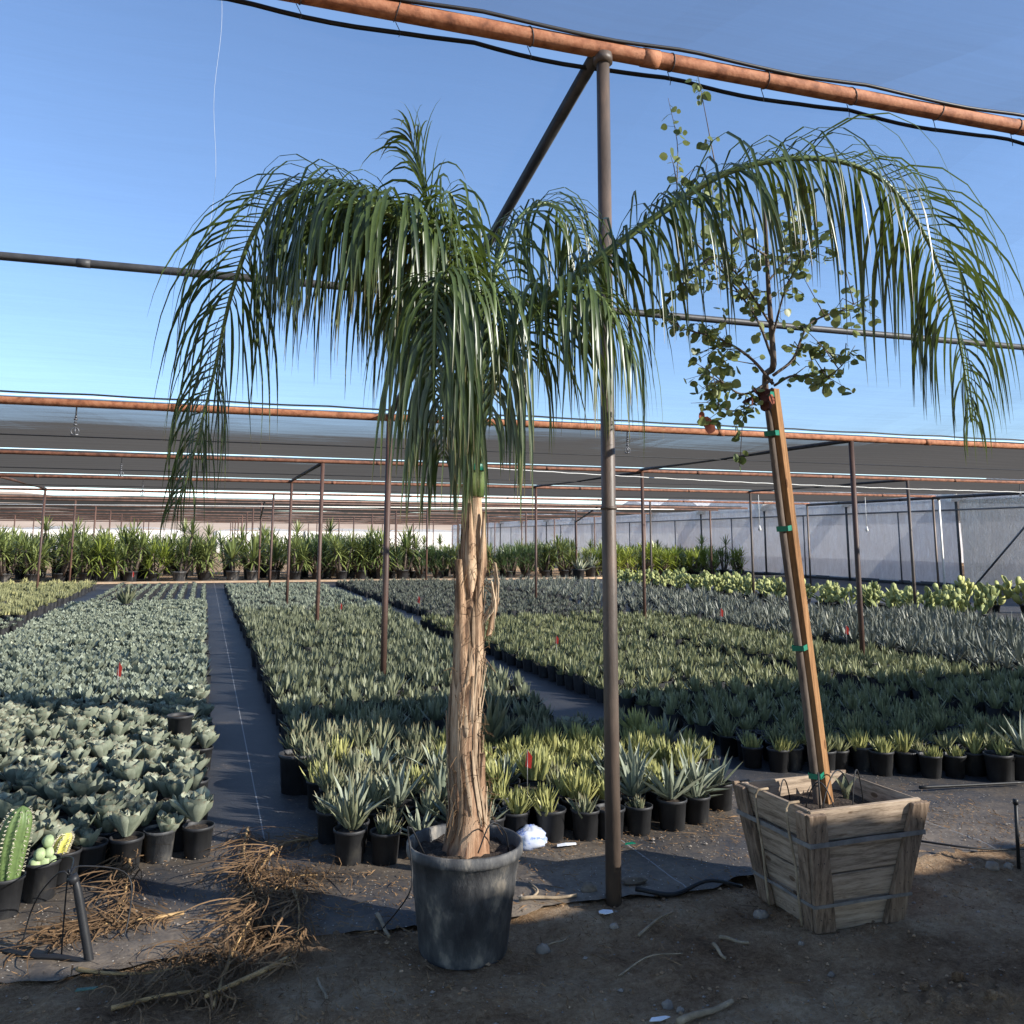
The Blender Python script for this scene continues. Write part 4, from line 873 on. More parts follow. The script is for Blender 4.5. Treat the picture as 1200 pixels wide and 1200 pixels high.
for i in range(150):   # loose hairs of fibre
    t = rf.uniform(.1, .88); p = tr[int(t*59)]; a = rf.uniform(-2.6, .5); r = .07*(1-t*.3); q = Vector((p.x+r*math.cos(a), p.y+r*math.sin(a), p.z)); d = Vector((math.cos(a), math.sin(a), rf.uniform(-1.5, .8)))*rf.uniform(.02, .07)
    m.tube([q, q+d*.6+Vector((0, 0, .008)), q+d+Vector((rf.uniform(-.02, .02), 0, rf.uniform(-.04, .01)))], .0012, 3, cap=False, vary=rf.random())
m.build('loose_fibre', 'dry', palm)
for px in ((571, 690, 558, 740), (575, 668, 560, 735)):
    a = on_v(px[0], px[1], 3.7); b = on_v(px[2], px[3], 3.74)
    m = MB(); m.tube([b, b.lerp(a, .5)+Vector((.05, 0, .0)), a+Vector((.02, 0, .03)), a+Vector((.035, 0, -.05)), a+Vector((.03, 0, -.17))], [.006, .006, .005, .004, .002], 6, vary=.8); m.build('torn_strip', 'fibre', palm)
# green crown shaft of packed leaf stalks
cs = spline([on_v(555, 582, 3.79), on_v(557, 520, 3.79), on_v(558, 440, 3.78), on_v(556, 370, 3.77)], 14); m = MB(); m.tube(cs, [.045, .046, .045, .044, .043, .042, .041, .04, .038, .036, .033, .03, .027, .022], 12); m.build('crown_shaft', 'rachis', palm)
m = MB(); c = on_v(557, 548, 3.78); m.lathe([(.0465, -.014), (.048, -.011), (.048, .011), (.0465, .014)], 16, c); m.build('tie', 'green_tape', palm)

def frond(parent, ctrl, n=64, L=.62, W=.026, t0=.22, droop=1.0, seed=1, mat='palm', rmat='rachis', lift=.35, rr=(.015, .003), fwd=.55, floor=None, name='frond', segs=7, spread=.75, tipL=.3, baseL=.75):
    rg = random.Random(seed); P = spline(ctrl, 60); m = MB(); k = len(P); st = MB()
    st.tube(P, [rr[0]*(1-i/(k-1))**.8+rr[1] for i in range(k)], 6)
    for i in range(n):
        t = t0+(1-t0)*(i+rg.uniform(-.3, .3))/n; t = min(.995, max(t0*.9, t)); j = min(k-2, int(t*(k-1))); p = P[j].lerp(P[j+1], t*(k-1)-j); T = (P[j+1]-P[j]).normalized()
        s = T.cross(Vector((0, 0, 1)))
        if s.length < .25: s = (P[min(k-1, j+1)]-P[0]).cross(Vector((0, 0, 1)))
        s.normalize(); nn = s.cross(T).normalized()
        u = (t-t0)/(1-t0); ll = L*(baseL+(1-baseL)*min(1, u*4) if u < .25 else (1 if u < .6 else 1-(1-tipL)*((u-.6)/.4)**1.3))
        for sg in (-1, 1):
            l = ll*rg.uniform(.68, 1.12); d = (T*fwd*rg.uniform(.6, 1.3)+s*sg*spread*rg.uniform(.8, 1.15)+nn*lift*rg.uniform(-.5, 1.6)).normalized()
            dr = droop*rg.uniform(.6, 1.35); q = Vector(p); vs = []; va = rg.random(); tw = rg.uniform(-.5, .5); sd = rg.uniform(-.09, .09); va_w = rg.uniform(.7, 1.2)
            wv = d.cross(nn).normalized()
            for a in range(segs+1):
                f = a/segs; w2 = W*rg.uniform(.9, 1.1)*va_w*(.35+.65*min(1, f*4))*(1 if f < .45 else max(.05, 1-((f-.45)/.55)**1.25))*.5
                wv = (wv-d*wv.dot(d)).normalized(); c = d.cross(wv); w3 = wv*math.cos(tw*f)+c*math.sin(tw*f); c = d.cross(w3)
                vs += [q-w3*w2, q+c*w2*.35, q+w3*w2]
                q = q+d*(l/segs)
                if floor is not None and q.z < floor: q.z = floor+rg.uniform(0, .015); d.z = abs(d.z)*.2; d.normalize()
                d = (d+Vector((sd, sd*.5, -1))*dr*(.34+.5*f)).normalized()
            m.add(vs, [(a*3+b, a*3+b+1, a*3+4+b, a*3+3+b) for a in range(segs) for b in range(2)], 0, va, [a/segs for a in range(segs+1) for b in range(3)])
    o = m.build(name, mat, parent); st.build('rachis', rmat, o); return o
def pxs(*a): return [at(*q) for q in a]
FRONDS = [
 (dict(n=106, L=.70, W=0.0141, t0=.2, droop=1.5, seed=11, lift=.3), pxs((557, 520, 3.62), (552, 420, 3.6), (520, 310, 3.62), (455, 240, 3.66), (370, 212, 3.72), (308, 255, 3.76), (274, 335, 3.78), (250, 440, 3.76), (230, 520, 3.72), (210, 592, 3.66)), 'big frond arching to the left with its tip hanging'),
 (dict(n=70, L=.78, W=0.0150, t0=.3, droop=2.4, seed=12, lift=.15), pxs((556, 500, 3.55), (545, 390, 3.5), (505, 290, 3.42), (450, 248, 3.34), (400, 238, 3.28), (362, 258, 3.24), (345, 300, 3.2)), None),
 (dict(n=50, L=.62, W=0.0141, t0=.32, droop=2.6, seed=13, lift=.1, spread=0.42), pxs((556, 510, 3.5), (540, 420, 3.38), (530, 350, 3.25), (520, 322, 3.14), (512, 332, 3.05), (509, 390, 2.99), (508, 470, 2.96)), None),
 (dict(n=48, L=.56, W=0.0141, t0=.32, droop=2.6, seed=14, lift=.1, spread=0.4), pxs((558, 510, 3.5), (552, 420, 3.36), (540, 360, 3.2), (532, 350, 3.1), (527, 390, 3.02), (522, 470, 2.98), (520, 540, 2.98)), None),
 (dict(n=42, L=.6, W=0.0137, t0=.32, droop=2.6, seed=15, lift=.1, spread=0.4), pxs((560, 510, 3.5), (566, 420, 3.38), (574, 350, 3.24), (578, 335, 3.14), (580, 370, 3.06), (578, 440, 3.02), (574, 500, 3.0)), None),
 (dict(n=140, L=.78, W=0.0125, t0=.15, droop=1.75, seed=16, lift=.42, fwd=.55, tipL=.24), pxs((562, 500, 3.58), (590, 408, 3.55), (650, 345, 3.52), (705, 300, 3.5), (780, 246, 3.5), (850, 203, 3.5), (925, 186, 3.5), (992, 191, 3.52), (1045, 220, 3.55), (1085, 278, 3.6), (1112, 345, 3.62), (1126, 410, 3.62), (1134, 460, 3.6), (1138, 495, 3.58)), 'long frond arching right over the wooden box, its tip hanging'),
 (dict(n=56, L=.68, W=0.0141, t0=.25, droop=2.3, seed=17, lift=.2), pxs((561, 500, 3.5), (592, 420, 3.4), (628, 362, 3.3), (668, 336, 3.22), (705, 350, 3.14), (738, 410, 3.08)), None),
 (dict(n=56, L=.6, W=0.0145, t0=.3, droop=2.0, seed=18), pxs((559, 460, 3.7), (574, 340, 3.85), (604, 262, 4.0), (640, 238, 4.12), (672, 266, 4.22), (692, 322, 4.28)), None),
 (dict(n=40, L=.6, W=0.0137, t0=.35, droop=2.2, seed=19), pxs((556, 470, 3.7), (545, 400, 3.85), (522, 330, 4.0), (500, 300, 4.15), (478, 320, 4.25), (468, 380, 4.3)), None),
 (dict(n=24, L=.36, W=0.0137, t0=.5, droop=.85, seed=20, lift=.3, fwd=1.6, spread=.4), pxs((554, 450, 3.6), (532, 340, 3.58), (504, 250, 3.57), (489, 190, 3.57), (480, 155, 3.57)), 'young upright frond standing above the crown'),
 (dict(n=34, L=.5, W=0.0141, t0=.3, droop=1.9, seed=22, lift=.4), pxs((554, 450, 3.62), (532, 345, 3.55), (506, 272, 3.5), (490, 240, 3.44), (477, 236, 3.38), (464, 262, 3.34)), None),
 (dict(n=30, L=.5, W=0.0141, t0=.4, droop=1.9, seed=23, lift=.4), pxs((556, 450, 3.6), (545, 350, 3.6), (528, 275, 3.62), (516, 238, 3.64), (526, 225, 3.66), (540, 255, 3.68)), None),
 (dict(n=72, L=.74, W=0.0144, t0=.34, droop=2.4, seed=24, lift=.15), pxs((556, 500, 3.6), (540, 380, 3.6), (490, 272, 3.58), (430, 232, 3.55), (375, 224, 3.5), (338, 246, 3.46), (318, 290, 3.42)), None),
]
for kw, P, lab in FRONDS:
    o = frond(palm, P, **kw)
    if lab: o['label'] = lab
# ------------------------------------------------------------------ tree staked in a tapered wooden box
BX = Vector((2.67, 3.63, 0)); boxt = thing('boxed_tree', BX, 'sparse round leaved young tree tied to a leaning stake in a tapered wooden box', 'tree')
bb = [(2.49, 3.46), (2.87, 3.46), (2.87, 3.82), (2.49, 3.82)]; bt = [(2.415, 3.375), (3.0, 3.4), (2.985, 3.9), (2.4, 3.88)]; BH = .505
def bx(i, z, off=0.): # corner i at height z
    t = z/BH; a, b = bb[i % 4], bt[i % 4]; return Vector((a[0]+(b[0]-a[0])*t, a[1]+(b[1]-a[1])*t, z))
pb = bpy.data.objects.new('planter_box', None)
m = MB()
for i in range(4): pass
# floor of the box carries the planks (the body mesh), planks, corner posts and bands are its pieces
m.add([bx(i, .03) for i in range(4)]+[bx(i, .05) for i in range(4)], [(3, 2, 1, 0), (4, 5, 6, 7), (0, 1, 5, 4), (1, 2, 6, 5), (2, 3, 7, 6), (3, 0, 4, 7)]); pbox = m.build('planter_box', 'wood_x', boxt, smooth=False)
rb = random.Random(5)
for sd in range(4):
    mat = 'wood_x' if sd % 2 == 0 else 'wood_y'; zs = [0.0, .105, .235, .37, BH]
    for k in range(4):
        z0, z1 = zs[k]+.0035, zs[k+1]-.0035
        if k == 3: z1 -= rb.uniform(0, .006)
        A0, B0, A1, B1 = bx(sd, z0), bx(sd+1, z0), bx(sd, z1), bx(sd+1, z1); nrm = (B0-A0).cross(A1-A0).normalized(); th = .018+rb.uniform(-.003, .003); e = rb.uniform(-.002, .002)
        ins = lambda a, b, f: a.lerp(b, f)
        if sd % 2 == 0: q = [A0, B0, B1, A1]
        else: q = [ins(A0, B0, .045), ins(A0, B0, .955), ins(A1, B1, .958), ins(A1, B1, .042)]
        sg = nrm*(-1)
        m = MB(); m.prism([p+nrm*e for p in q], [p+sg*th+nrm*e for p in q]); o = m.build('plank', mat, pbox, smooth=False)
        bv = o.modifiers.new('b', 'BEVEL'); bv.width = .0025; bv.segments = 2
    # upright corner boards, two to each side
    for end in (0, 1):
        z0, z1 = (.0 if rb.random() < .5 else .012), BH-(.0 if rb.random() < .4 else .01); A0, B0, A1, B1 = bx(sd, z0), bx(sd+1, z0), bx(sd, z1), bx(sd+1, z1); nrm = (B0-A0).cross(A1-A0).normalized()
        w0 = .07/(B0-A0).length; w1 = .062/(B1-A1).length
        if end == 0: q = [A0, A0.lerp(B0, w0), A1.lerp(B1, w1), A1]
        else: q = [A0.lerp(B0, 1-w0), B0, B1, A1.lerp(B1, 1-w1)]
        if sd % 2: ex = .027; 
        m = MB(); lo, hi = nrm*.0045, nrm*.029
        if sd % 2 == 0: dx = (B0-A0).normalized()*.026; q = [q[0]-(dx if end == 0 else dx*0), q[1]+(dx if end else dx*0), q[2]+(dx if end else dx*0), q[3]-(dx if end == 0 else dx*0)]
        m.prism([p+hi for p in q], [p+lo for p in q])
        for zz in (.06, .17, .3, .44):
            for f_ in (.3, .7):
                t_ = zz/BH; c = q[0].lerp(q[3], t_).lerp(q[1].lerp(q[2], t_), f_+rb.uniform(-.06, .06))+nrm*.029; e1 = (q[1]-q[0]).normalized()*.0035; e2 = (q[3]-q[0]).normalized()*.0035; m.add([c-e1+nrm*.001, c-e2+nrm*.001, c+e1+nrm*.001, c+e2+nrm*.001], [(0, 1, 2, 3)], 1)
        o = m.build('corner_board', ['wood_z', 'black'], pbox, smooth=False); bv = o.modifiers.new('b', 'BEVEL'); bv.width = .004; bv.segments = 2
for z, hh in ((.375, .009), (.125, .006)):
    m = MB(); ring = []
    for sd in range(4):
        A, B = bx(sd, z), bx(sd+1, z); A1 = bx(sd, z+.1); nrm = (B-A).cross(A1-A).normalized(); d = (B-A).normalized()
        for s_, o_ in ((-.03, .031), (.075, .031), (.5, .026), (-.075, .031), (.03, .031)):
            p = (A+d*s_ if s_ in (-.03, .075) else (A.lerp(B, .5) if s_ == .5 else B+d*s_)); ring.append(p+nrm*o_)
    k = len(ring); vs = []
    c = Vector((2.68, 3.63, z))
    for p in ring:
        o = (p-c).normalized()*.003; vs += [p+Vector((0, 0, -hh))+o, p+Vector((0, 0, hh))+o, p+Vector((0, 0, hh))-o, p+Vector((0, 0, -hh))-o]
    m.add(vs, [(i*4+j, i*4+(j+1) % 4, ((i+1) % k)*4+(j+1) % 4, ((i+1) % k)*4+j) for i in range(k) for j in range(4)]); m.build('band', 'bandstrap', pbox, smooth=False)
def lface(f, z, o=.034):
    A, B = bx(3, z), bx(4, z); return A.lerp(B, f)+Vector((-o, 0, 0))
for f0, f1 in ((.35, .2), (.78, .85)):
    m = MB(); a = [lface(f0, BH, 0)+Vector((.03, 0, .006)), lface(f0, BH, .02)+Vector((0, 0, .006))]+[lface(f0+(f1-f0)*t, BH*(1-t), .036+.004*math.sin(9*t)) for t in np.linspace(.03, .97, 12)]
    m.tube(a, .006, 6); m.build('strap', 'stick', pbox)
m = MB(); n = 14; vs = []
for j in range(n):
    for i in range(n):
        a = bx(0, .43).lerp(bx(1, .43), i/(n-1)); b = bx(3, .43).lerp(bx(2, .43), i/(n-1)); p = a.lerp(b, j/(n-1)); p.z += .018*nz(p.x*14, p.y*14); c = Vector((2.69, 3.64, 0)); p.x = c.x+(p.x-c.x)*.955; p.y = c.y+(p.y-c.y)*.955; vs.append(p)
m.add(vs, [(j*n+i, j*n+i+1, (j+1)*n+i+1, (j+1)*n+i) for j in range(n-1) for i in range(n-1)]); m.build('soil', 'soil', boxt)
# stake and trunk
s0 = on_v(968, 935, 3.70); s1 = on_v(905, 456, 3.70); sd_ = (s1-s0).normalized(); s0 -= sd_*.06
ax = Vector((.83, .56, 0)); ax = (ax-sd_*ax.dot(sd_)).normalized(); ay = sd_.cross(ax).normalized()
def rect(p, a, b): return [p-ax*a-ay*b, p+ax*a-ay*b, p+ax*a+ay*b, p-ax*a+ay*b]
m = MB(); m.prism(rect(s0, .034, .022), rect(s1, .034, .022)); st = m.build('stake', 'stake', boxt, smooth=False); bv = st.modifiers.new('b', 'BEVEL'); bv.width = .003; bv.segments = 2
off = -ax*.048+ay*.02
tk = spline([s0+off*1.1, s0.lerp(s1, .3)+off*.95+ax*.003, s0.lerp(s1, .6)+off*1.05, s0.lerp(s1, .9)+off*.9, s1+off*.75+sd_*.05, at(906, 430, 3.97), at(905, 400, 3.97), at(900, 330, 3.98), at(896, 250, 4.0), at(884, 190, 4.0)], 60)
m = MB(); m.tube(tk, [.019*(1-.25*i/40) if i < 40 else .014*(1-(i-40)/24)+.0015 for i in range(60)], 10); tkt = m.build('trunk', 'bark', boxt)
for f in (.07, .36, .64, .87, .965):
    p = s0.lerp(s1, f+.02)+off*.45; m = MB(); q = []
    for dz in (-.012, .012):
        r = rect(p+sd_*dz, .06, .028); q.append(r)
    m.add(q[0]+q[1], [(i, (i+1) % 4, 4+(i+1) % 4, 4+i) for i in range(4)]); m.build('tie', 'green_tape', st, smooth=False)
rt = random.Random(33); leaves = MB(); reds = MB(); browns = MB()
def rleaf(M_, p, s, d):
    d = d.normalized(); u = d.orthogonal().normalized(); a = rt.uniform(0, 6.28); w_ = (u*math.cos(a)+d.cross(u)*math.sin(a)); n_ = w_.cross(d)
    out = [(0, 0), (.35, .12), (.52, .4), (.45, .72), (.2, .95), (0, 1.08)]; vs = [p+d*s*y+w_*s*x+n_*s*.1*x for x, y in out]+[p+d*s*y-w_*s*x+n_*s*.1*x for x, y in out[1:-1]][::-1]
    M_.add(vs+[p+d*s*.5], [(i, (i+1) % len(vs), len(vs)) for i in range(len(vs))], 0, rt.random())
def twig(P, r, dens, leafs=(.02, .043), nb=0):
    Q = spline(P, 22); m_ = MB(); m_.tube(Q, [r*(1-.8*i/21) for i in range(22)], 6); o = m_.build('branch', 'bark', boxt); L = sum((Q[i+1]-Q[i]).length for i in range(21))
    for i in range(int(L*dens*2.6)):
        k = rt.uniform(.15, 1); j = min(20, int(k*21)); p = Q[j].lerp(Q[j+1], rt.random()); d = Vector((rt.uniform(-1, 1), rt.uniform(-1, 1), rt.uniform(-.9, .5))); e = p+d.normalized()*rt.uniform(.012, .04); leaves.tube([p, e], .001, 3, cap=False); rleaf(leaves, e, rt.uniform(*leafs), d+Vector((0, 0, -.5)))
    for i in range(int(nb*1.5)):
        k = rt.uniform(.2, .95); j = min(20, int(k*21)); p = Q[j]; T = (Q[j+1]-Q[j]).normalized(); d = (T*.6+Vector((rt.uniform(-1, 1), rt.uniform(-1, 1), rt.uniform(-.6, .9)))).normalized(); l = rt.uniform(.1, .26); mid = p+d*l*.5+Vector((0, 0, .01)); e = p+d*l+Vector((0, 0, rt.uniform(-.08, .03)))
        q = MB(); q.tube([p, mid, e], [.0028, .002, .001], 4); q.build('twig', 'bark', o)
        for h in range(rt.randint(5, 10)):
            pp = p.lerp(e, rt.uniform(.3, 1)); dd = Vector((rt.uniform(-1, 1), rt.uniform(-1, 1), rt.uniform(-1, .4))); rleaf(leaves, pp+dd*.012, rt.uniform(*leafs), dd)
B = lambda *a: [at(*q) for q in a]
twig(B((905, 445, 3.97), (870, 462, 3.9), (838, 440, 3.82), (815, 425, 3.78)), .007, 26, nb=5)
twig(B((906, 450, 3.97), (880, 420, 3.95), (845, 398, 3.92), (800, 385, 3.9), (778, 372, 3.88)), .008, 26, nb=8)
twig(B((905, 420, 3.97), (885, 370, 4.05), (850, 320, 4.1), (830, 260, 4.12), (808, 210, 4.12)), .007, 24, nb=9)
twig(B((904, 400, 3.97), (920, 340, 3.9), (940, 300, 3.85), (955, 250, 3.82)), .006, 20, nb=6)
twig(B((906, 440, 3.97), (930, 420, 4.0), (948, 380, 4.05), (990, 362, 4.1), (1020, 345, 4.12)), .008, 20, nb=6)
twig(B((907, 452, 3.97), (930, 440, 3.92), (960, 445, 3.88), (985, 430, 3.85), (1002, 405, 3.83)), .006, 30, nb=6)
twig(B((898, 300, 3.98), (860, 270, 4.0), (840, 200, 4.0), (828, 140, 4.0), (818, 88, 4.0)), .005, 16, nb=1)
twig(B((880, 350, 4.0), (820, 290, 3.98), (795, 240, 3.96), (794, 170, 3.95), (783, 115, 3.95)), .005, 18, nb=2)
twig(B((903, 380, 3.97), (870, 330, 3.88), (840, 300, 3.82), (810, 320, 3.78), (795, 345, 3.76)), .006, 26, nb=7)
twig(B((905, 455, 3.97), (888, 470, 3.93), (860, 482, 3.88), (835, 468, 3.85)), .005, 26, nb=4)
twig(B((900, 330, 3.98), (930, 290, 4.05), (925, 240, 4.1), (905, 215, 4.12)), .005, 22, nb=5)
leaves.build('foliage', 'tree_leaf', boxt)
for i in range(26): p = at(889+rt.gauss(0, 5), 466+rt.gauss(0, 5), 3.93+rt.uniform(-.03, .03)); rleaf(browns, p, rt.uniform(.025, .045), Vector((rt.uniform(-1, 1), rt.uniform(-1, 1), rt.uniform(-1, .3))))
browns.build('dead_leaf_cluster', 'brown_leaf', boxt)
for x, y in ((824, 482), (829, 488), (833, 496), (905, 462)): rleaf(reds, at(x, y, 3.84), .045, Vector((rt.uniform(-.4, .4), rt.uniform(-.4, .4), -1)))
reds.build('dead_red_leaf', 'red_leaf', boxt)
m = MB(); rw = random.Random(6)   # thin drip tubes looping out of the box soil
for (x0, y0), (x1, y1), h_ in (((2.5, 3.72), (2.6, 3.78), .1), ((2.55, 3.6), (2.65, 3.52), .13), ((2.72, 3.5), (2.86, 3.6), .17), ((2.6, 3.55), (2.9, 3.72), .15)):
    m.tube([Vector((x0+(x1-x0)*t, y0+(y1-y0)*t, .43+h_*math.sin(math.pi*t)**.8)) for t in np.linspace(0, 1, 14)], .003, 5)
m.tube([(2.6, 3.56, .42), (2.598, 3.56, .6)], .004, 5)
m.build('drip_tube', 'black', boxt)
m = MB(); 
for i in range(7): leaf(m, rt.uniform(.08, .13), .03, lanc, i*2.4, rad(75), rad(40), .004, 0, 4, .2, 0, rt.random())
o = m.build('weed', 'aloe', boxt); o.location = (2.86, 3.72, .43)

# ------------------------------------------------------------------ foreground bits
def litter():
    m = MB(); rg = random.Random(8)
    for i in range(16000):
        y = 2.35+3.1*rg.random()**.8; x = rg.uniform(-1.3, 4.6)
        if not seen((x, y, 0), 20): continue
        if y > 5.2 and rg.random() < .5: continue
        d = nz(x*1.1, y*1.1, 4)
        if rg.random() > .55+d*1.3: continue
        z = ground_h(x, y)+.004 if y < fab_edge(x) else .02; a = rg.uniform(0, 3.14); L = rg.uniform(.004, .018) if rg.random() < .9 else rg.uniform(.02, .06); W = rg.uniform(.001, .0028)
        dx, dy = math.cos(a), math.sin(a); t = rg.uniform(-.004, .008)
        m.add([(x-dx*L-dy*W, y-dy*L+dx*W, z), (x-dx*L+dy*W, y-dy*L-dx*W, z+.002), (x+dx*L, y+dy*L, z+.004+t), (x+dx*L*.2-dy*W, y+dy*L*.2+dx*W, z+.005)], [(0, 1, 2, 3)], 0, rg.random())
    return tag(m.build('plant_litter', 'dry', smooth=False), 'dry leaf bits and straw scattered over the bare soil', 'litter', kind='stuff')
litter()
def gravel():
    m = MB(); rg = random.Random(18)
    for i in range(5000):
        x = rg.uniform(-1.4, 4.8); y = rg.uniform(2.3, 5.6)
        if not seen((x, y, 0), 10) or rg.random() > .6+nz(x*1.5, y*1.5, 8): continue
        z = ground_h(x, y) if y < fab_edge(x) else .016; r = rg.uniform(.002, .006) if rg.random() < .93 else rg.uniform(.006, .014)
        vs = [(x+r*a*rg.uniform(.7, 1.2), y+r*b*rg.uniform(.7, 1.2), z+r*.55*c+r*.2) for a, b, c in ((1, 0, 0), (-1, 0, 0), (0, 1, 0), (0, -1, 0), (0, 0, 1), (0, 0, -1))]
        m.add(vs, [(0, 2, 4), (2, 1, 4), (1, 3, 4), (3, 0, 4), (2, 0, 5), (1, 2, 5), (3, 1, 5), (0, 3, 5)])
    return tag(m.build('gravel', 'rock', smooth=False), 'small stones and white grains on the soil and weed fabric', 'gravel', kind='stuff')
gravel()
def crumbs():
    m = MB(); rg = random.Random(28)
    for i in range(9000):
        x = rg.uniform(-1.3, 4.4); y = rg.uniform(2.4, 4.5)
        if not seen((x, y, 0), 10) or y > fab_edge(x)+.12*rg.random() or rg.random() > .55+1.2*nz(x*1.8, y*1.8, 12): continue
        z = ground_h(x, y)+(.012 if y > fab_edge(x) else 0); r = .0025+.012*rg.random()**5
        vs = [(x+r*a*rg.uniform(.6, 1.3), y+r*b*rg.uniform(.6, 1.3), z+r*.6*c+r*.15) for a, b, c in ((1, 0, 0), (-1, 0, 0), (0, 1, 0), (0, -1, 0), (0, 0, 1), (0, 0, -1))]
        m.add(vs, [(0, 2, 4), (2, 1, 4), (1, 3, 4), (3, 0, 4), (2, 0, 5), (1, 2, 5), (3, 1, 5), (0, 3, 5)])
    return tag(m.build('soil_crumbs', 'clod', smooth=False), 'crumbs and small clods of brown soil over the bare ground', 'soil crumbs', kind='stuff')
crumbs()
def rock(x, y, s, lab, name='rock', cat='rock', mat='rock', sq=(1, .8, .75), seed=0, grp=None):
    p = ground_at(x, y); p.z = ground_h(p.x, p.y) if p.y < fab_edge(p.x) else .015
    m = MB(); n = 14; k = 9; vs = []
    for j in range(k+1):
        th = math.pi*j/k
        for i in range(n):
            a = 6.2832*i/n; d = Vector((math.sin(th)*math.cos(a), math.sin(th)*math.sin(a), math.cos(th))); r = s*(1+.35*nz(d.x*1.6+seed, d.y*1.6, d.z*1.6)+.15*nz(d.x*4, d.y*4+seed, d.z*4)); vs.append((p.x+d.x*r*sq[0], p.y+d.y*r*sq[1], p.z+s*.45*sq[2]+d.z*r*sq[2]))
    m.add(vs, [(j*n+i, j*n+(i+1) % n, (j+1)*n+(i+1) % n, (j+1)*n+i) for j in range(k) for i in range(n)]); return tag(m.build(name, mat), lab, cat, grp)
rock(636, 1108, .028, 'rounded tan stone on the soil right of the palm tub', seed=1); rock(892, 1072, .03, 'pale stone beside the lower left corner of the wooden box', seed=2, sq=(1.1, .9, .8)); rock(782, 1172, .022, 'grey clod at the bottom of the picture below the tall post', seed=3); rock(797, 1180, .014, 'small clod just right of the grey one at the bottom', seed=4); rock(1163, 1020, .035, 'rough stone near the right edge by the thin black pipe', seed=5); rock(1182, 1017, .026, 'smaller pale stone at the right edge by the thin black pipe', seed=6); rock(720, 1088, .018, 'dark pebble near the white scrap by the tall post', seed=7); rock(974, 1140, .014, 'small pebble in front of the wooden box', seed=8); rock(939, 1108, .013, 'tiny stone at the front left of the wooden box', seed=9)
rock(1085, 1175, .02, 'dry clod on the earth mound at the bottom right', seed=11, mat='ground', cat='clod', name='clod'); rock(1125, 1165, .026, 'larger dry clod on top of the earth mound at bottom right', seed=12, mat='ground', cat='clod', name='clod'); rock(1165, 1185, .024, 'dry clod at the right end of the earth mound', seed=13, mat='ground', cat='clod', name='clod')
rock(744, 1038, .05, 'crumpled black fabric lump at the foot of the tall post', name='fabric_lump', cat='fabric', mat='fabric', sq=(1.3, .8, .45), seed=14); rock(690, 1050, .045, 'folded corner of black fabric left of the tall post foot', name='fabric_lump', cat='fabric', mat='fabric', sq=(.8, .7, .7), seed=15)
# bag
p = ground_at(621, 995); m = MB(); n = 34; k = 20; vs = []
for j in range(k+1):
    th = math.pi*j/k
    for i in range(n):
        a = 6.2832*i/n; d = Vector((math.sin(th)*math.cos(a), math.sin(th)*math.sin(a), math.cos(th))); r = .075*(1+.3*nz(d.x*1.4, d.y*1.4, d.z*1.4+3)+.22*abs(nz(d.x*3.5, d.y*3.5, d.z*3.5))+.1*abs(nz(d.x*9, d.y*9, d.z*9))); vs.append((p.x+d.x*r*1.15, p.y+d.y*r, max(.012, p.z+.05+d.z*r*.75)))
m.add(vs, [(j*n+i, j*n+(i+1) % n, (j+1)*n+(i+1) % n, (j+1)*n+i) for j in range(k) for i in range(n)]); tag(m.build('plastic_bag', 'bag'), 'crumpled white plastic bag with blue marks behind the palm tub', 'bag')
def scrap(x, y, pts, h, mat, name, lab, cat):
    p = ground_at(x, y); z = (ground_h(p.x, p.y) if p.y < fab_edge(p.x) else .018)+.006; m = MB(); n = len(pts)
    top = [(p.x+a, p.y+b, z+.012*abs(nz(a*30, b*30, x))+h) for a, b in pts]; m.add(top+[(a, b, c-.003) for a, b, c in top], [tuple(range(n)), tuple(range(2*n-1, n-1, -1))]+[(i, n+i, n+(i+1) % n, (i+1) % n) for i in range(n)]); return tag(m.build(name, mat, smooth=False), lab, cat)
scrap(710, 1075, [(-.035, -.01), (-.01, -.025), (.03, -.012), (.035, .012), (.0, .03), (-.025, .02)], .006, 'paper', 'paper_scrap', 'white paper scrap on the soil left of the tall post', 'paper')
scrap(772, 1192, [(-.035, .0), (.0, -.012), (.04, -.006), (.03, .01), (-.02, .014)], .004, 'paper', 'paper_scrap', 'white scrap at the bottom of the picture by the grey clods', 'paper')
scrap(663, 997, [(-.05, -.006), (.0, -.02), (.06, .0), (.065, .02), (.0, .015), (-.04, .02)], .004, 'paper', 'paper_scrap', 'flattened pale wrapper right of the crumpled bag', 'paper')
scrap(100, 1169, [(-.035, -.008), (.03, -.012), (.04, .004), (-.03, .01)], .01, 'green_scrap', 'green_tag', 'flat green plastic tag lying at the bottom left', 'tag')
scrap(738, 997, [(-.03, -.008), (.03, -.012), (.02, .012), (-.02, .01)], .01, 'green_tape', 'green_tape_scrap', 'scrap of green tape at the right of the tall post', 'tape')
def stick(pts, r, lab, mat='stick', name='stick', cat='stick', h=.012):
    P = []
    for (x, y) in pts: p = ground_at(x, y); p.z = (ground_h(p.x, p.y) if p.y < fab_edge(p.x) else .018)+h; P.append(p)
    m = MB(); Q = spline(P, 16) if len(P) > 2 else [P[0].lerp(P[1], i/7)+Vector((0, 0, .004*math.sin(i))) for i in range(8)]; m.tube(Q, [r*(1-.35*i/len(Q)) for i in range(len(Q))], 7); return tag(m.build(name, mat), lab, cat)
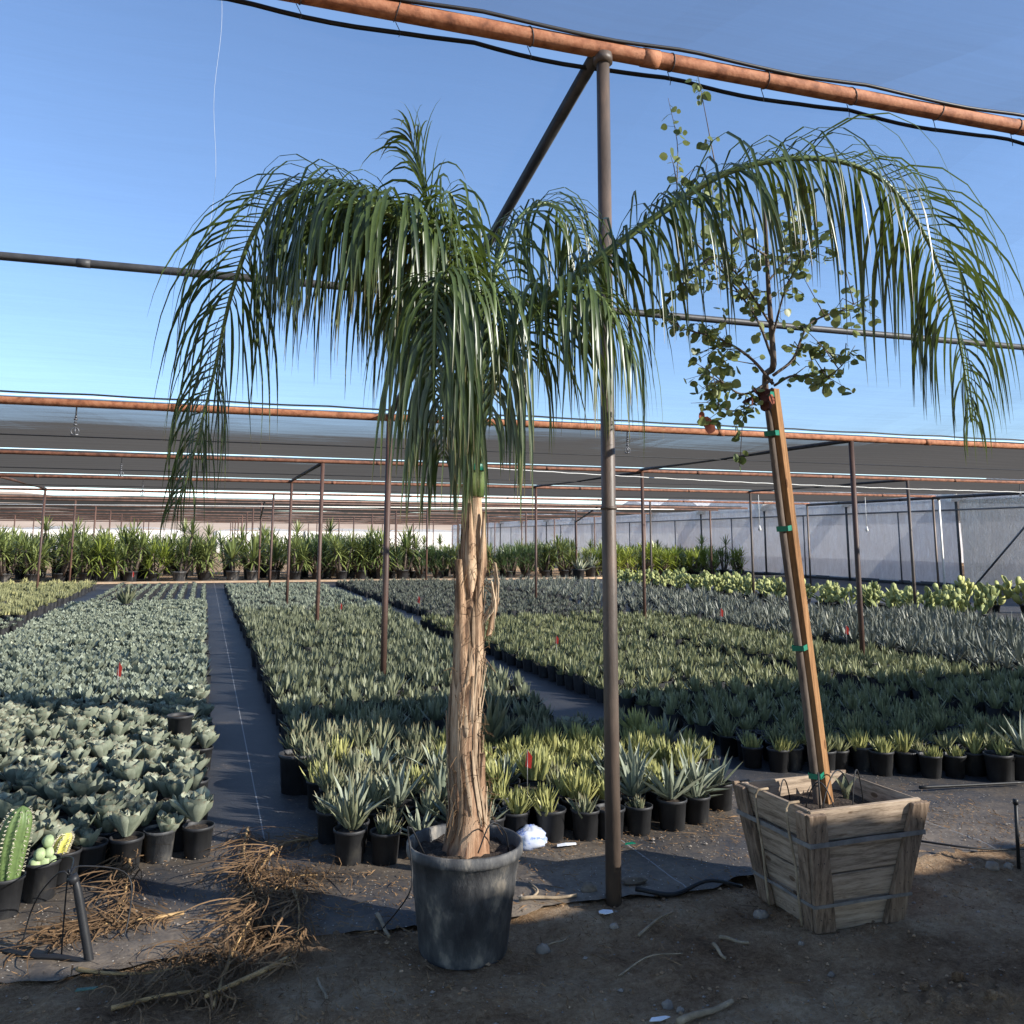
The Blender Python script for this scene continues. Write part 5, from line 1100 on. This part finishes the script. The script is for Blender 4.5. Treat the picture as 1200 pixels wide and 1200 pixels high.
stick([(795, 1199), (858, 1172)], .013, 'thick pale stick lying at the bottom right of centre'); stick([(442, 1080), (456, 1103)], .009, 'short grey green stick left of the palm tub'); stick([(608, 1062), (676, 1058)], .009, 'pale stick lying just right of the palm tub'); stick([(624, 1060), (630, 1052), (620, 1042)], .006, 'broken twig beside the stick right of the palm tub')
stick([(748, 1096), (772, 1082), (788, 1075)], .007, 'bent dry twig on the soil right of the tall post'); stick([(843, 1100), (878, 1108)], .008, 'grey green strip of leaf lying left of the wooden box'); stick([(836, 1110), (850, 1125)], .008, 'short piece of leaf left of the wooden box, nearer'); stick([(725, 1142), (760, 1124), (800, 1120)], .004, 'thin curved twig on bare soil in front of the tall post')
stick([(340, 1130), (300, 1150), (240, 1178)], .011, 'thick dry frond stalk at the bottom left', 'dry_rachis', 'frond_stalk', 'stalk', .03); stick([(383, 1175), (372, 1150)], .006, 'thin pale chip at the bottom left of the palm tub'); stick([(640, 1105), (668, 1098)], .004, 'thin twig beside the tan stone')
stick([(745, 1052), (790, 1050), (830, 1042), (870, 1040)], .011, 'black hose running from the tall post to the wooden box', 'black', 'hose', 'hose', .02); stick([(1075, 992), (1130, 1000), (1165, 1000), (1200, 998)], .006, 'thin black drip hose on the lit fabric right of the box', 'black', 'hose', 'hose'); stick([(1078, 930), (1120, 928), (1160, 926), (1200, 924)], .011, 'black irrigation pipe lying before the right bed', 'black', 'hose', 'hose', .02)
stick([(0, 1120), (40, 1128), (85, 1131), (150, 1140)], .012, 'dark pipe half buried at the bottom left', 'black', 'hose', 'hose', .004)
# upright thin pipe at right edge
p = ground_at(1194, 1018); t = thing('stake_pipe', p, 'thin black upright pipe at the right edge', 'pipe'); m = MB(); m.tube([p, p+Vector((.012, 0, .31))], .009, 8); m.build('shaft', 'black', t); m = MB(); m.tube([p+Vector((.012, 0, .3)), p+Vector((.013, 0, .325))], .013, 8); m.build('cap', 'black', t)
# irrigation riser with spaghetti tubes
p = ground_at(107, 1131); t = thing('irrigation_riser', p, 'bent black irrigation riser with thin looping tubes at the lower left', 'irrigation pipe'); top = at(88, 1030, 3.5)
m = MB(); m.tube(spline([p-Vector((0, 0, .02)), p.lerp(top, .6), top, top+Vector((-.02, 0, .015))], 12), [.0165]*9+[.015, .012, .008], 10); m.build('riser', 'black', t)
def tube_to(pts, nm='drip_tube'):
    m = MB(); m.tube(spline(pts, 24), .0032, 5); m.build(nm, 'black', t)
e = top+Vector((-.02, 0, .015))
tube_to([e, at(70, 1022, 3.5), at(45, 1050, 3.55), at(30, 1090, 3.6), at(20, 1150, 3.55)]); tube_to([e, at(80, 1020, 3.5), at(74, 1090, 3.52), at(70, 1160, 3.5)]); tube_to([e, at(95, 1015, 3.6), at(150, 1025, 3.8), at(150, 1080, 3.7), at(130, 1135, 3.6)]); tube_to([e, at(85, 1005, 3.7), at(60, 1010, 4.0), at(48, 1030, 4.2)])
m = MB(); m.tube([top-Vector((0, 0, .012)), top+Vector((-.012, 0, .012))], .02, 10); m.build('elbow', 'black', t)
# tube loops at the palm tub
m = MB(); m.tube(spline([ground_at(447, 1090), at(478, 1050, 3.4), at(483, 1020, 3.42), at(478, 965, 3.45), at(497, 1000, 3.5)], 24), .003, 5); m.build('drip_tube', 'black', palm)
m = MB(); m.tube(spline([at(560, 1000, 3.55), at(575, 965, 3.6), at(592, 975, 3.65), at(596, 1000, 3.68)], 18), .003, 5); m.build('drip_tube', 'black', palm)
# cacti at the left edge
def ribbed(parent, base, h_, r, ribs, lean, mat, name='stem'):
    m = MB(); n = ribs*4; k = 18; vs = []
    for j in range(k+1):
        t = j/k; rr = r*(.82+.25*math.sin(math.pi*min(1, t*.9)))*math.sqrt(max(0.0, 1-max(0, (t-.72)/.28)**2)); c = base+Vector((lean[0]*t*t, lean[1]*t*t, h_*t))
        for i in range(n):
            a = 6.2832*i/n; q = rr*(1+.14*math.cos(a*ribs)); vs.append((c.x+q*math.cos(a), c.y+q*math.sin(a), c.z))
    m.add(vs, [(j*n+i, j*n+(i+1) % n, (j+1)*n+(i+1) % n, (j+1)*n+i) for j in range(k) for i in range(n)]); o = m.build(name, mat, parent); s = MB()
    for j in range(2, k):
        t = j/k
        for i in range(ribs):
            v = Vector(vs[j*n+i*4]); c = base+Vector((lean[0]*t*t, lean[1]*t*t, h_*t)); d = (v-c).normalized()
            for q in range(4): s.tube([v, v+(d+Vector((R.uniform(-.7, .7), R.uniform(-.7, .7), R.uniform(-.6, .6)))).normalized()*.012], .0009, 3, cap=False)
    s.build('spine', 'spine', o); return o
def potted_at(x, y, s, pm, name, lab, cat):
    p = ground_at(x, y); p.z = .01; t = thing(name, p, lab, cat); o = child('pot', pm, t); o.scale = (s, s, s); return t, p
t, p = potted_at(2, 1076, .98, POT, 'potted_cactus', 'tall ribbed columnar cactus in a black pot at the left edge', 'potted cactus'); ribbed(t, p+Vector((.01, 0, .14)), .3, .05, 9, (.035, .0), 'cactus')
t, p = potted_at(45, 1056, 1.0, POT, 'potted_cactus', 'small knobbly pale cactus in a black pot at the lower left', 'potted cactus')
for (dx, dz, r) in ((-.022, .15, .03), (.015, .15, .034), (-.005, .19, .028), (.03, .19, .024), (.022, .235, .028), (.045, .155, .022)):
    m = MB(); m.lathe([(.001, -r), (r*.7, -r*.7), (r, 0), (r*.8, r*.6), (r*.4, r*.95), (.001, r)], 16, p+Vector((dx, R.uniform(-.02, .02), dz)), wob=.3); m.build('knob', 'cactus_pale', t)
t, p = potted_at(72, 1040, .95, POT, 'potted_cactus', 'small yellow ribbed cactus in the pot behind the knobbly one', 'potted cactus'); ribbed(t, p+Vector((-.02, 0, .13)), .1, .028, 7, (.03, 0), 'cactus_yellow'); ribbed(t, p+Vector((-.035, .02, .13)), .07, .022, 7, (-.02, 0), 'cactus_yellow')
# pot behind the box
p = Vector((2.49, 4.07, .01)); t = thing('blue_pot', p, 'dark blue pot standing behind the left side of the wooden box', 'pot'); m = MB(); m.lathe([(.045, 0), (.058, .17), (.062, .172), (.062, .19), (.054, .188), (.05, .14)], 18); m.build('body', 'blue_pot', t); m = MB(); m.lathe([(.053, .15), (.03, .155), (.001, .156)], 18); m.build('soil', 'soil', t)
# red marker flags
def flag(x, y, z, s, lab):
    p = ground_at(x, y, z); b = Vector((p.x, p.y, .12)); t = thing('marker_flag', b, lab, 'marker flag', 'red marker flags among the plants'); m = MB(); m.tube([b, p+Vector((0, 0, s*1.2))], .002*max(1, s/.08), 4); m.build('wire', 'metal', t)
    m = MB(); q = p+Vector((0, 0, s*1.2)); r_ = Vector((math.cos(.6), -math.sin(.6), 0)); m.prism([q, q+r_*s*.28+Vector((0, 0, -s*.35)), q+r_*s*.22+Vector((0, 0, -s*1.0)), q+r_*-s*.12+Vector((0, 0, -s*.9))], [a+Vector((.0, .004, 0)) for a in (q, q+r_*s*.28+Vector((0, 0, -s*.35)), q+r_*s*.22+Vector((0, 0, -s*1.0)), q+r_*-s*.12+Vector((0, 0, -s*.9)))]); m.build('flag', 'red_flag', t, smooth=False)
flag(618, 905, .33, .1, 'red marker flag among yellow green plants right of the palm trunk'); flag(138, 797, .38, .13, 'red marker flag in the middle of the left agave bed'); flag(652, 757, .4, .1, 'red marker flag in the right bed left of the tall front post'); flag(399, 716, .35, .12, 'red marker flag in the middle bed left of the palm trunk'); flag(992, 746, .4, .12, 'red marker flag left of the brown post right of the tree stake'); flag(845, 725, .4, .14, 'small red marker flag left of the tree stake'); flag(490, 709, .4, .14, 'small red marker flag behind the palm trunk at left'); flag(155, 678, .35, .2, 'far red marker flag at the end of the left bed')
# dead fronds
def dead(pts, seed, n, L, lab, heights, **kw):
    P = []
    for (x, y), h_ in zip(pts, heights): p = ground_at(x, y); p.z = h_*.45; P.append(p)
    rg = random.Random(seed); t = thing('dead_palm_frond', (P[0].x, P[0].y, 0), lab, 'dead frond', 'dead palm fronds on the ground'); Q = spline(P, 40)
    m = MB(); m.tube(Q, [.009*(1-i/46) for i in range(40)], 6, vary=.7); rc = m.build('rachis', 'dry_rachis', t); m = MB()
    for i in range(int(n*3.2)):
        j = min(38, int(rg.random()**.9*39)); p = Q[j].lerp(Q[j+1], rg.random())+Vector((rg.gauss(0, .025), rg.gauss(0, .025), rg.uniform(-.02, .015))); p.z = max(.012, p.z)
        T = (Q[j+1]-Q[j]); th = math.atan2(T.y, T.x)+rg.choice((-1, 1))*abs(rg.gauss(.5, .4)); e = rg.uniform(-.1, .5); l = L*rg.uniform(.35, 1.15); w_ = rg.uniform(.0012, .0038); va = rg.random()**1.3; cv = rg.gauss(0, .28); d = Vector((math.cos(th)*math.cos(e), math.sin(th)*math.cos(e), math.sin(e))); vs = []; sg = 7
        for a in range(sg+1):
            f = a/sg; wv = Vector((-d.y, d.x, 0)); wv = wv.normalized() if wv.length > .01 else Vector((1, 0, 0)); ww = w_*(1 if f < .6 else 1-((f-.6)/.4)*.9); vs += [p-wv*ww+Vector((0, 0, ww*.8)), p+wv*ww]
            p = p+d*(l/sg); th += cv; d = Vector((math.cos(th)*math.hypot(d.x, d.y), math.sin(th)*math.hypot(d.x, d.y), d.z-.13)).normalized()
            lo = .008+rg.random()*.012
            if p.z < lo: p.z = lo; d.z = rg.uniform(0, .12)
        m.add(vs, [(a*2, a*2+1, a*2+3, a*2+2) for a in range(sg)], 0, va)
    m.build('leaflets', 'dry', t)
dead([(375, 985), (330, 1000), (300, 1040), (285, 1090), (290, 1130)], 41, 70, .36, 'brown dead frond lying from the path toward the bottom left', (.03, .09, .12, .08, .03))
dead([(250, 1185), (275, 1120), (310, 1070), (345, 1040), (372, 1030)], 42, 70, .34, 'dead frond with a thick stalk lying left of the palm tub', (.03, .07, .13, .1, .04))
dead([(290, 975), (285, 1010), (295, 1060), (320, 1110)], 43, 64, .3, 'rust brown dead frond at the foot of the dark path', (.05, .1, .14, .05), W=.008)
dead([(152, 1010), (148, 1045), (140, 1072), (110, 1092), (60, 1108)], 44, 60, .3, 'pale orange dead frond propped against a grey pot at left', (.2, .12, .06, .04, .02))
dead([(215, 1075), (170, 1085), (120, 1090), (60, 1100)], 45, 44, .26, 'straw coloured dead frond spread below the front left agaves', (.04, .06, .05, .02))
dead([(90, 1140), (130, 1150), (180, 1150), (240, 1130)], 46, 50, .26, 'greyish dead frond at the foot of the black riser', (.03, .06, .07, .03))
dead([(130, 1185), (190, 1175), (240, 1170), (290, 1180)], 47, 46, .24, 'grey brown dead frond at the very bottom left', (.02, .05, .05, .02))
dead([(330, 1020), (345, 1060), (350, 1100), (335, 1140)], 48, 60, .28, 'dark tangled dead frond next to the palm tub', (.05, .12, .12, .04))
# ------------------------------------------------------------------ unseen screen behind the viewer to the right, added to shade the foreground
t = thing('added_shade_screen', (8, .1, 0), 'unseen dark screen on posts behind the viewer, added to shade the foreground', 'screen')
V = []; us = np.arange(2.4, 17, .12)
for u in us: V += [(u, .12, .3), (u, .12, 2.8+.16*nz(u*1.3, 0)+.1*nz(u*4.5, 3))]
n = len(us); m = MB(); m.add(V, [(2*i, 2*i+2, 2*i+3, 2*i+1) for i in range(n-1)]); m.build('panel', 'shade_blocker' if False else 'black', t, smooth=False)
for u in (2.6, 5.4, 8.2, 11, 13.8, 16.6): m = MB(); m.tube([(u, .06, 0), (u, .06, 2.8)], .04, 8); m.build('screen_post', 'post', t)
